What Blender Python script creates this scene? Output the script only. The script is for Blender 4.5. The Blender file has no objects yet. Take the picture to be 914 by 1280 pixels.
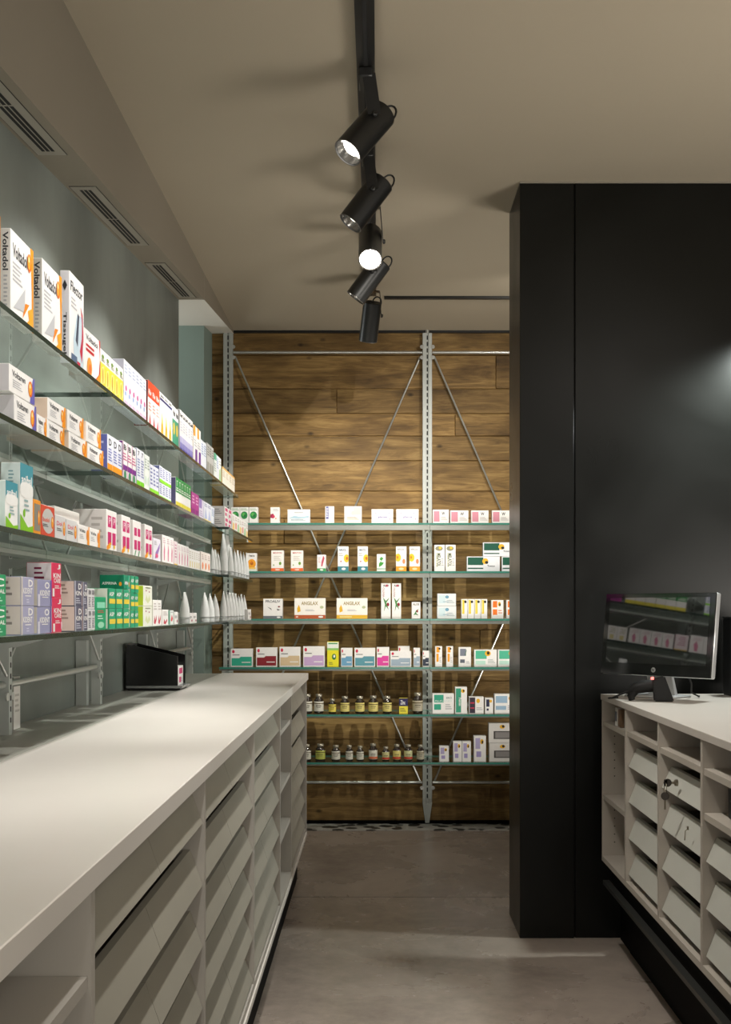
import bpy, bmesh, math, random
from mathutils import Vector, Matrix
random.seed(7)
C = bpy.context.scene.collection
F = 1420.0; VX, VY = 473.0, 763.0; E = 1.2136; CEIL = 2.80; DB = 6.4545
ZC = 0.92                       # worktop height

# ------------------------------------------------------------------ materials
MATS = {}
def mat(name, col, rough=0.5, metal=0.0, bump=0.0, bscale=40, var=0.0, vscale=3.0, spec=0.5, coat=0.0, emit=None, stretch=(1,1,1)):
    if name in MATS: return MATS[name]
    m = bpy.data.materials.new(name); m.use_nodes = True
    nt = m.node_tree; b = nt.nodes['Principled BSDF']
    b.inputs['Base Color'].default_value = (*col, 1); b.inputs['Roughness'].default_value = rough
    b.inputs['Metallic'].default_value = metal; b.inputs['Specular IOR Level'].default_value = spec
    b.inputs['Coat Weight'].default_value = coat
    tc = nt.nodes.new('ShaderNodeTexCoord'); mp = nt.nodes.new('ShaderNodeMapping')
    mp.inputs['Scale'].default_value = stretch
    nt.links.new(tc.outputs['Object'], mp.inputs['Vector'])
    if var:
        n = nt.nodes.new('ShaderNodeTexNoise'); n.inputs['Scale'].default_value = vscale; n.inputs['Detail'].default_value = 6
        nt.links.new(mp.outputs['Vector'], n.inputs['Vector'])
        r = nt.nodes.new('ShaderNodeValToRGB')
        r.color_ramp.elements[0].position = .3; r.color_ramp.elements[1].position = .7
        r.color_ramp.elements[0].color = (*[c*(1-var) for c in col], 1); r.color_ramp.elements[1].color = (*[min(1,c*(1+var)) for c in col], 1)
        nt.links.new(n.outputs['Fac'], r.inputs['Fac']); nt.links.new(r.outputs['Color'], b.inputs['Base Color'])
    if bump:
        n = nt.nodes.new('ShaderNodeTexNoise'); n.inputs['Scale'].default_value = bscale; n.inputs['Detail'].default_value = 4
        nt.links.new(mp.outputs['Vector'], n.inputs['Vector'])
        bp = nt.nodes.new('ShaderNodeBump'); bp.inputs['Strength'].default_value = bump; bp.inputs['Distance'].default_value = .01
        nt.links.new(n.outputs['Fac'], bp.inputs['Height']); nt.links.new(bp.outputs['Normal'], b.inputs['Normal'])
    if emit:
        b.inputs['Emission Color'].default_value = (*emit[:3], 1); b.inputs['Emission Strength'].default_value = emit[3]
    MATS[name] = m; return m
def hexl(h):
    h = h.lstrip('#'); h = ''.join(c*2 for c in h) if len(h) == 3 else h; v = [int(h[i:i+2], 16)/255 for i in (0,2,4)]
    return tuple((c/12.92 if c <= .04045 else ((c+.055)/1.055)**2.4) for c in v)
def ink(h):
    return mat('card_'+h.lstrip('#'), hexl(h), .48, spec=.35, var=.02, vscale=60)

M_white = mat('counter_laminate', hexl('#ded9d1'), .38, var=.03, vscale=2, bump=.01)
M_carc  = mat('carcass_laminate', hexl('#b0aba2'), .5, var=.03, vscale=4)
M_flap  = mat('drawer_laminate', hexl('#9b978a'), .5, var=.03, vscale=5)
M_rcarc = mat('side_counter_laminate', hexl('#a59d92'), .5, var=.04, vscale=4)
M_rflap = mat('side_drawer_laminate', hexl('#adaca3'), .5, var=.03, vscale=5)
M_rtop  = mat('side_worktop_laminate', hexl('#b3aca4'), .4, var=.03, vscale=3)
M_black = mat('matt_black', hexl('#161616'), .5, spec=.4)
M_lampb = mat('lamp_black', hexl('#1b1b1a'), .38, spec=.5)
M_plinth= mat('plinth_black', hexl('#050505'), .7, spec=.1)
M_steel = mat('grey_painted_steel', hexl('#b9bdb9'), .5, .15, var=.03, vscale=30)
M_rod   = mat('bright_steel_rod', hexl('#c9cbc8'), .28, .8)
M_slot  = mat('slot_dark', (.008,.008,.008), .8)
M_tray  = mat('shelf_lip_white', hexl('#c7cbc6'), .35, .3)
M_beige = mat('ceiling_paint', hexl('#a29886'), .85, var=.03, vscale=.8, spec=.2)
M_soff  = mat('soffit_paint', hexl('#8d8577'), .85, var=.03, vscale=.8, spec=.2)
M_soff_lit  = mat('soffit_lit_tone', hexl('#d6d2c8'), .85, spec=.2)  # lighter soffit colour; the brighter light by the niche is put into it
M_plast = mat('grey_plaster', hexl('#7c827c'), .5, var=.40, vscale=1.7, bump=.05, bscale=9, stretch=(1,1,.45))
M_teal  = mat('teal_wall_paint', hexl('#7d8e86'), .7, var=.06, vscale=2)
M_off   = mat('room_wall_paint', hexl('#45423e'), .8)
M_vent  = mat('vent_metal', hexl('#a19b8e'), .5, .2)
M_silver= mat('silver_plastic', hexl('#c4c5c6'), .3, .5)

def glass_mat():
    m = bpy.data.materials.new('shelf_glass'); m.use_nodes = True; nt = m.node_tree; nt.nodes.clear()
    o = nt.nodes.new('ShaderNodeOutputMaterial'); t = nt.nodes.new('ShaderNodeBsdfTransparent'); t.inputs[0].default_value = (.95,.98,.968,1)
    g = nt.nodes.new('ShaderNodeBsdfGlossy'); g.inputs['Roughness'].default_value = .03; g.inputs[0].default_value = (.92,1,.97,1)
    f = nt.nodes.new('ShaderNodeFresnel'); f.inputs['IOR'].default_value = 1.5
    mx = nt.nodes.new('ShaderNodeMixShader')
    gm = nt.nodes.new('ShaderNodeNewGeometry'); mm = nt.nodes.new('ShaderNodeMath'); mm.operation = 'SUBTRACT'; mm.inputs[0].default_value = 1
    nt.links.new(gm.outputs['Backfacing'], mm.inputs[1]); ml = nt.nodes.new('ShaderNodeMath'); ml.operation = 'MULTIPLY'
    nt.links.new(f.outputs[0], ml.inputs[0]); nt.links.new(mm.outputs[0], ml.inputs[1])
    nt.links.new(ml.outputs[0], mx.inputs[0]); nt.links.new(t.outputs[0], mx.inputs[1]); nt.links.new(g.outputs[0], mx.inputs[2])
    nt.links.new(mx.outputs[0], o.inputs[0]); return m
M_glass = glass_mat()
M_gedge = mat('glass_cut_edge', hexl('#1d332c'), .15, spec=.8)
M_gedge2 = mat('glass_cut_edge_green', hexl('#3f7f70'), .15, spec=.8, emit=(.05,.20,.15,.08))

def wood_mat():
    m = bpy.data.materials.new('reclaimed_wood'); m.use_nodes = True; nt = m.node_tree; b = nt.nodes['Principled BSDF']
    at = nt.nodes.new('ShaderNodeAttribute'); at.attribute_name = 'plank'; at.attribute_type = 'GEOMETRY'
    tc = nt.nodes.new('ShaderNodeTexCoord')
    off = nt.nodes.new('ShaderNodeVectorMath'); off.operation = 'MULTIPLY_ADD'; off.inputs[1].default_value = (7,3,11)
    nt.links.new(at.outputs['Color'], off.inputs[0]); nt.links.new(tc.outputs['Object'], off.inputs[2])
    mp = nt.nodes.new('ShaderNodeMapping'); mp.inputs['Scale'].default_value = (1.0, 1, 7)
    nt.links.new(off.outputs[0], mp.inputs['Vector'])
    n1 = nt.nodes.new('ShaderNodeTexNoise'); n1.inputs['Scale'].default_value = 2.6; n1.inputs['Detail'].default_value = 9; n1.inputs['Distortion'].default_value = 1.3; n1.inputs['Roughness'].default_value = .65
    nt.links.new(mp.outputs[0], n1.inputs['Vector'])
    mp2 = nt.nodes.new('ShaderNodeMapping'); mp2.inputs['Scale'].default_value = (3, 1, 60)
    nt.links.new(off.outputs[0], mp2.inputs['Vector'])
    n2 = nt.nodes.new('ShaderNodeTexNoise'); n2.inputs['Scale'].default_value = 3.5; n2.inputs['Detail'].default_value = 5; n2.inputs['Distortion'].default_value = .6
    nt.links.new(mp2.outputs[0], n2.inputs['Vector'])
    ad = nt.nodes.new('ShaderNodeMix'); ad.inputs[0].default_value = .28
    nt.links.new(n1.outputs['Fac'], ad.inputs[2]); nt.links.new(n2.outputs['Fac'], ad.inputs[3])
    r = nt.nodes.new('ShaderNodeValToRGB'); e = r.color_ramp.elements
    e[0].position = .33; e[0].color = (*hexl('#5f4929'), 1); e[1].position = .66; e[1].color = (*hexl('#b2915a'), 1)
    x = e.new(.5); x.color = (*hexl('#8e6f40'), 1)
    nt.links.new(ad.outputs[0], r.inputs[0])
    # knots
    mpk = nt.nodes.new('ShaderNodeMapping'); mpk.inputs['Scale'].default_value = (1, 1, 1.7)
    nt.links.new(off.outputs[0], mpk.inputs['Vector'])
    v = nt.nodes.new('ShaderNodeTexVoronoi'); v.inputs['Scale'].default_value = 4.6
    nt.links.new(mpk.outputs[0], v.inputs['Vector'])
    kr = nt.nodes.new('ShaderNodeValToRGB'); ke = kr.color_ramp.elements
    ke[0].position = .035; ke[0].color = (.05,.04,.03,1); ke[1].position = .11; ke[1].color = (1,1,1,1)
    nt.links.new(v.outputs['Distance'], kr.inputs[0])
    m1 = nt.nodes.new('ShaderNodeMix'); m1.data_type = 'RGBA'; m1.blend_type = 'MULTIPLY'; m1.inputs[0].default_value = .75
    nt.links.new(r.outputs[0], m1.inputs[6]); nt.links.new(kr.outputs[0], m1.inputs[7])
    nb = nt.nodes.new('ShaderNodeTexNoise'); nb.inputs['Scale'].default_value = 2.2; nb.inputs['Detail'].default_value = 3
    mpb = nt.nodes.new('ShaderNodeMapping'); mpb.inputs['Scale'].default_value = (1, 1, 2.2)
    nt.links.new(off.outputs[0], mpb.inputs['Vector']); nt.links.new(mpb.outputs[0], nb.inputs['Vector'])
    rb = nt.nodes.new('ShaderNodeValToRGB'); rb.color_ramp.elements[0].position = .34; rb.color_ramp.elements[0].color = (.55,.52,.48,1); rb.color_ramp.elements[1].position = .5; rb.color_ramp.elements[1].color = (1,1,1,1)
    nt.links.new(nb.outputs['Fac'], rb.inputs[0])
    m3 = nt.nodes.new('ShaderNodeMix'); m3.data_type = 'RGBA'; m3.blend_type = 'MULTIPLY'; m3.inputs[0].default_value = 1
    nt.links.new(m1.outputs[2], m3.inputs[6]); nt.links.new(rb.outputs[0], m3.inputs[7]); m1 = m3
    hv = nt.nodes.new('ShaderNodeSeparateColor'); nt.links.new(at.outputs['Color'], hv.inputs[0])
    mr = nt.nodes.new('ShaderNodeMapRange'); mr.inputs[3].default_value = .5; mr.inputs[4].default_value = 1.3
    nt.links.new(hv.outputs[1], mr.inputs[0])
    m2 = nt.nodes.new('ShaderNodeVectorMath'); m2.operation = 'SCALE'
    nt.links.new(m1.outputs[2], m2.inputs[0]); nt.links.new(mr.outputs[0], m2.inputs['Scale'])
    nt.links.new(m2.outputs[0], b.inputs['Base Color']); b.inputs['Roughness'].default_value = .6; b.inputs['Specular IOR Level'].default_value = .3
    bp = nt.nodes.new('ShaderNodeBump'); bp.inputs['Strength'].default_value = .35; bp.inputs['Distance'].default_value = .006
    nt.links.new(ad.outputs[0], bp.inputs['Height']); nt.links.new(bp.outputs[0], b.inputs['Normal'])
    return m
def concrete_mat():
    m = bpy.data.materials.new('polished_concrete'); m.use_nodes = True; nt = m.node_tree; b = nt.nodes['Principled BSDF']
    tc = nt.nodes.new('ShaderNodeTexCoord')
    n1 = nt.nodes.new('ShaderNodeTexNoise'); n1.inputs['Scale'].default_value = 1.6; n1.inputs['Detail'].default_value = 10; n1.inputs['Roughness'].default_value = .62; n1.inputs['Distortion'].default_value = .5
    n2 = nt.nodes.new('ShaderNodeTexNoise'); n2.inputs['Scale'].default_value = 16; n2.inputs['Detail'].default_value = 8; n2.inputs['Roughness'].default_value = .7
    nt.links.new(tc.outputs['Object'], n1.inputs['Vector']); nt.links.new(tc.outputs['Object'], n2.inputs['Vector'])
    mx = nt.nodes.new('ShaderNodeMix'); mx.inputs[0].default_value = .35
    nt.links.new(n1.outputs['Fac'], mx.inputs[2]); nt.links.new(n2.outputs['Fac'], mx.inputs[3])
    r = nt.nodes.new('ShaderNodeValToRGB'); e = r.color_ramp.elements
    e[0].position = .32; e[0].color = (*hexl('#776c63'), 1); e[1].position = .68; e[1].color = (*hexl('#a99c90'), 1)
    nt.links.new(mx.outputs[0], r.inputs[0]); nt.links.new(r.outputs[0], b.inputs['Base Color'])
    rr = nt.nodes.new('ShaderNodeMapRange'); rr.inputs[3].default_value = .16; rr.inputs[4].default_value = .38
    nt.links.new(n1.outputs['Fac'], rr.inputs[0]); nt.links.new(rr.outputs[0], b.inputs['Roughness'])
    bp = nt.nodes.new('ShaderNodeBump'); bp.inputs['Strength'].default_value = .04; bp.inputs['Distance'].default_value = .01
    nt.links.new(n1.outputs['Fac'], bp.inputs['Height']); nt.links.new(bp.outputs[0], b.inputs['Normal'])
    return m
def mosaic_mat():
    m = bpy.data.materials.new('pattern_tile'); m.use_nodes = True; nt = m.node_tree; b = nt.nodes['Principled BSDF']
    tc = nt.nodes.new('ShaderNodeTexCoord'); v = nt.nodes.new('ShaderNodeTexVoronoi'); v.inputs['Scale'].default_value = 13
    nt.links.new(tc.outputs['Object'], v.inputs['Vector'])
    r = nt.nodes.new('ShaderNodeValToRGB'); e = r.color_ramp.elements; r.color_ramp.interpolation = 'CONSTANT'
    e[0].color = (*hexl('#3c3d3a'), 1); e[1].position = .42; e[1].color = (*hexl('#b9b7b0'), 1)
    nt.links.new(v.outputs['Distance'], r.inputs[0]); nt.links.new(r.outputs[0], b.inputs['Base Color']); b.inputs['Roughness'].default_value = .35
    return m
def blackpanel_mat():
    m = bpy.data.materials.new('black_steel_panel'); m.use_nodes = True; nt = m.node_tree; b = nt.nodes['Principled BSDF']
    tc = nt.nodes.new('ShaderNodeTexCoord'); n = nt.nodes.new('ShaderNodeTexNoise'); n.inputs['Scale'].default_value = 2.3; n.inputs['Detail'].default_value = 5; n.inputs['Distortion'].default_value = .8
    nt.links.new(tc.outputs['Object'], n.inputs['Vector'])
    r = nt.nodes.new('ShaderNodeValToRGB'); e = r.color_ramp.elements
    e[0].position = .3; e[0].color = (*hexl('#0b0c0a'), 1); e[1].position = .75; e[1].color = (*hexl('#121311'), 1)
    nt.links.new(n.outputs['Fac'], r.inputs[0]); nt.links.new(r.outputs[0], b.inputs['Base Color'])
    rr = nt.nodes.new('ShaderNodeMapRange'); rr.inputs[3].default_value = .22; rr.inputs[4].default_value = .42
    nt.links.new(n.outputs['Fac'], rr.inputs[0]); nt.links.new(rr.outputs[0], b.inputs['Roughness'])
    b.inputs['Specular IOR Level'].default_value = .25
    return m

# ------------------------------------------------------------------ mesh helpers
def bx(bm, x0, x1, y0, y1, z0, z1, mi=0, bev=0):
    vs = [bm.verts.new((x, y, z)) for x in (x0, x1) for y in (y0, y1) for z in (z0, z1)]
    idx = [(0,1,3,2),(4,6,7,5),(0,4,5,1),(2,3,7,6),(0,2,6,4),(1,5,7,3)]
    fs = [bm.faces.new([vs[i] for i in q]) for q in idx]
    for f in fs: f.material_index = mi
    if bev:
        es = list({e for f in fs for e in f.edges})
        r = bmesh.ops.bevel(bm, geom=es, offset=bev, segments=1, affect='EDGES')
        for f in r['faces']: f.material_index = mi
    return vs
def frame_of(a, b):
    z = (Vector(b)-Vector(a)).normalized()
    x = z.orthogonal().normalized(); return x, z.cross(x), z
def tube(bm, pts, r, seg=10, mi=0, cap=True):
    rings = []
    pts = [Vector(p) for p in pts]; n = len(pts)
    x = None
    for i, p in enumerate(pts):
        t = (pts[min(i+1,n-1)]-pts[max(i-1,0)]).normalized()
        if x is None: x = t.orthogonal().normalized()
        else: x = (x - t*x.dot(t)).normalized()
        y = t.cross(x); rr = r[i] if isinstance(r, (list,tuple)) else r
        rings.append([bm.verts.new(p + (x*math.cos(2*math.pi*k/seg)+y*math.sin(2*math.pi*k/seg))*rr) for k in range(seg)])
    for a, b in zip(rings, rings[1:]):
        for k in range(seg):
            f = bm.faces.new([a[k], a[(k+1)%seg], b[(k+1)%seg], b[k]]); f.smooth = True; f.material_index = mi
    if cap:
        bm.faces.new(rings[0][::-1]).material_index = mi; bm.faces.new(rings[-1]).material_index = mi
def lathe(bm, prof, seg=20, origin=(0,0,0), axis=None, mi=0):
    o = Vector(origin); ax = Vector(axis or (0,0,1)).normalized()
    x = ax.orthogonal().normalized(); y = ax.cross(x); rings = []
    for (r, h) in prof:
        rings.append([bm.verts.new(o+ax*h+(x*math.cos(2*math.pi*k/seg)+y*math.sin(2*math.pi*k/seg))*max(r,1e-5)) for k in range(seg)])
    for a, b in zip(rings, rings[1:]):
        for k in range(seg):
            f = bm.faces.new([a[k], a[(k+1)%seg], b[(k+1)%seg], b[k]]); f.smooth = True; f.material_index = mi
    bm.faces.new(rings[0][::-1]).material_index = mi; bm.faces.new(rings[-1]).material_index = mi
def link(name, me, parent=None, loc=None, rot=None):
    o = bpy.data.objects.new(name, me); C.objects.link(o)
    if parent is not None: o.parent = parent
    if loc is not None: o.location = loc
    if rot is not None: o.rotation_euler = rot
    return o
def obj(name, bm, m, parent=None, loc=None, rot=None):
    bmesh.ops.recalc_face_normals(bm, faces=bm.faces)
    me = bpy.data.meshes.new(name); bm.to_mesh(me); bm.free()
    for x in (m if isinstance(m, (list,tuple)) else [m]): me.materials.append(x)
    try:
        me.set_sharp_from_angle(angle=math.radians(40))
    except Exception: pass
    return link(name, me, parent, loc, rot)
def boxobj(name, x0, x1, y0, y1, z0, z1, m, parent=None, bev=0):
    """box whose origin sits at the centre of its base"""
    bm = bmesh.new(); cx, cy = (x0+x1)/2, (y0+y1)/2
    bx(bm, x0-cx, x1-cx, y0-cy, y1-cy, 0, z1-z0, 0, bev)
    loc = Vector((cx, cy, z0))
    if parent is not None: loc = loc - Vector(parent.location)
    return obj(name, bm, m, parent, loc)
def tag(o, label, cat, group=None):
    o['label'] = label; o['category'] = cat
    if group: o['group'] = group
    return o
def thing(name, label, cat, loc=(0,0,0), group=None, rot=None):
    o = bpy.data.objects.new(name, None); C.objects.link(o); o.location = loc; o.empty_display_size = .05
    if rot: o.rotation_euler = rot
    return tag(o, label, cat, group)
def struct(name, bm, m, **k):
    o = obj(name, bm, m, **k); o['kind'] = 'structure'; return o
def sbox(name, *a):
    o = boxobj(name, *a); o['kind'] = 'structure'; return o

def P(px, py, D):               # pixel of the photograph -> point of the room at depth D
    return Vector(((px-VX)*D/F, D, E-(py-VY)*D/F))

# ------------------------------------------------------------------ text glyph cache
TXT = {}
def text_mesh(s):
    if s in TXT: return TXT[s]
    cu = bpy.data.curves.new('t', 'FONT'); cu.body = s; cu.resolution_u = 2; cu.size = 1; cu.offset = .025
    o = bpy.data.objects.new('t', cu); C.objects.link(o)
    dg = bpy.context.evaluated_depsgraph_get(); me = o.evaluated_get(dg).to_mesh()
    vs = [tuple(v.co) for v in me.vertices]; fs = [tuple(p.vertices) for p in me.polygons]
    o.evaluated_get(dg).to_mesh_clear(); bpy.data.objects.remove(o); bpy.data.curves.remove(cu)
    xs = [v[0] for v in vs]; ys = [v[1] for v in vs]
    TXT[s] = (vs, fs, min(xs), max(xs), min(ys), max(ys)); return TXT[s]
def put_text(bm, s, fn, w, h, mi, bold=True):
    """fn maps (0..w, 0..h) to a point; text is stretched to fill w x h"""
    vs, fs, x0, x1, y0, y1 = text_mesh(s)
    V = [bm.verts.new(fn((v[0]-x0)/(x1-x0)*w, (v[1]-y0)/(y1-y0)*h)) for v in vs]
    for f in fs:
        try: bm.faces.new([V[i] for i in f]).material_index = mi
        except ValueError: pass

# ------------------------------------------------------------------ cartons
CART = {}
def carton_mesh(key, w, h, d, body, art, side=None, left=(), topc=None):
    """front faces -Y, origin at centre of base"""
    k = (key, round(w,4), round(h,4), round(d,4))
    if k in CART: return CART[k]
    bm = bmesh.new(); mats = []; 
    def mi(c):
        if c not in mats: mats.append(c)
        return mats.index(c)
    mi(body)
    bx(bm, -w/2, w/2, -d/2, d/2, 0, h, 0, min(.0009, w*.03))
    bmesh.ops.recalc_face_normals(bm, faces=bm.faces)
    bm.normal_update()
    for f in bm.faces:
        if side and abs(f.normal.x) > .9: f.material_index = mi(side)
        if topc and f.normal.z > .9: f.material_index = mi(topc)
    lay = [0]
    def front(u, v): return Vector((-w/2+u*w, -d/2-.00025-lay[0]*.00012, v*h))
    def leftf(u, v): return Vector((-w/2-.00025-lay[0]*.00012, d/2-u*d, v*h))
    def poly(fn, pts, c):
        q = []
        for p in pts:
            p = (min(1, max(0, p[0])), min(1, max(0, p[1])))
            if not q or (abs(p[0]-q[-1][0])+abs(p[1]-q[-1][1])) > 1e-5: q.append(p)
        if abs(q[0][0]-q[-1][0])+abs(q[0][1]-q[-1][1]) < 1e-5: q.pop()
        pts = q
        f = bm.faces.new([bm.verts.new(fn(*p)) for p in pts]); f.material_index = mi(c); lay[0] += 1
    for face, els in ((front, art), (leftf, left)):
        W = w if face is front else d
        lay[0] = 0
        for e in els:
            if e[0] == 'r': _, u0, v0, u1, v1, c = e; poly(face, [(u0,v0),(u1,v0),(u1,v1),(u0,v1)], c)
            elif e[0] == 'p': poly(face, e[1], e[2])
            elif e[0] == 'e':
                _, cu, cv, ru, rv, c = e; poly(face, [(cu+ru*math.cos(a*math.pi/8), cv+rv*math.sin(a*math.pi/8)) for a in range(16)], c)
            elif e[0] == 'l':      # lines of small print
                _, u0, v0, u1, v1, n, c = e
                for i in range(n):
                    t = v0+(v1-v0)*(i+.5)/n; q = (v1-v0)/n*.22; uu = u1-(u1-u0)*(.35*((i*37)%5)/5)
                    f = bm.faces.new([bm.verts.new(face(*p)) for p in ((u0,t-q),(uu,t-q),(uu,t+q),(u0,t+q))]); f.material_index = mi(c)
                lay[0] += 1
            elif e[0] == 't':
                _, s, u0, v0, u1, v1, c = e
                put_text(bm, s, lambda a, b: face(u0+a, v0+b), u1-u0, v1-v0, mi(c)); lay[0] += 1
            elif e[0] == 'v':      # vertical text reading downwards
                _, s, u0, v0, u1, v1, c = e
                put_text(bm, s, lambda a, b: face(u0+b, v1-a), v1-v0, u1-u0, mi(c)); lay[0] += 1
    me = bpy.data.meshes.new('carton'); bm.to_mesh(me); bm.free()
    for c in mats: me.materials.append(ink(c))
    CART[k] = me; return me

W='#f3f1ee'; OR='#f29a1f'; DK='#3a3b40'; GY='#b9b9bd'
def tablet(cu, cv, ru, rv): return [('e',cu,cv,ru,rv,'#e0661a'),('e',cu-.01,cv+.01,ru*.75,rv*.8,'#f6a83a'),('e',cu-.02,cv+rv*.35,ru*.35,rv*.3,'#fbe3a0')]
def plaster(): return [('t','Voltadol',.08,.70,.72,.86,DK),('l',.08,.42,.5,.66,5,GY),('p',[(.93,0),(1,0),(1,1),(.86,1),(.93,.5)],OR),
      ('p',[(.1,.12),(.62,.45),(.6,.17)],'#c2c3c6'),('p',[(.58,.02),(.97,.02),(.97,.3),(.74,.22),(.8,.12)],'#f5a92c'),('p',[(.5,.08),(.8,.3),(.62,.28)],'#ee8a1c')]+tablet(.8,.8,.09,.11)
def voltaren(edge): return [('t','Voltaren',.1,.60,.62,.84,DK),('l',.12,.2,.5,.52,4,GY),('p',[(.86,0),(1,0),(1,1),(.93,1),(.8,.0)],edge)]+tablet(.82,.52,.09,.30)
def band(c, h=.22, *more): return [('r',0,0,1,h,c)]+list(more)
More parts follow.
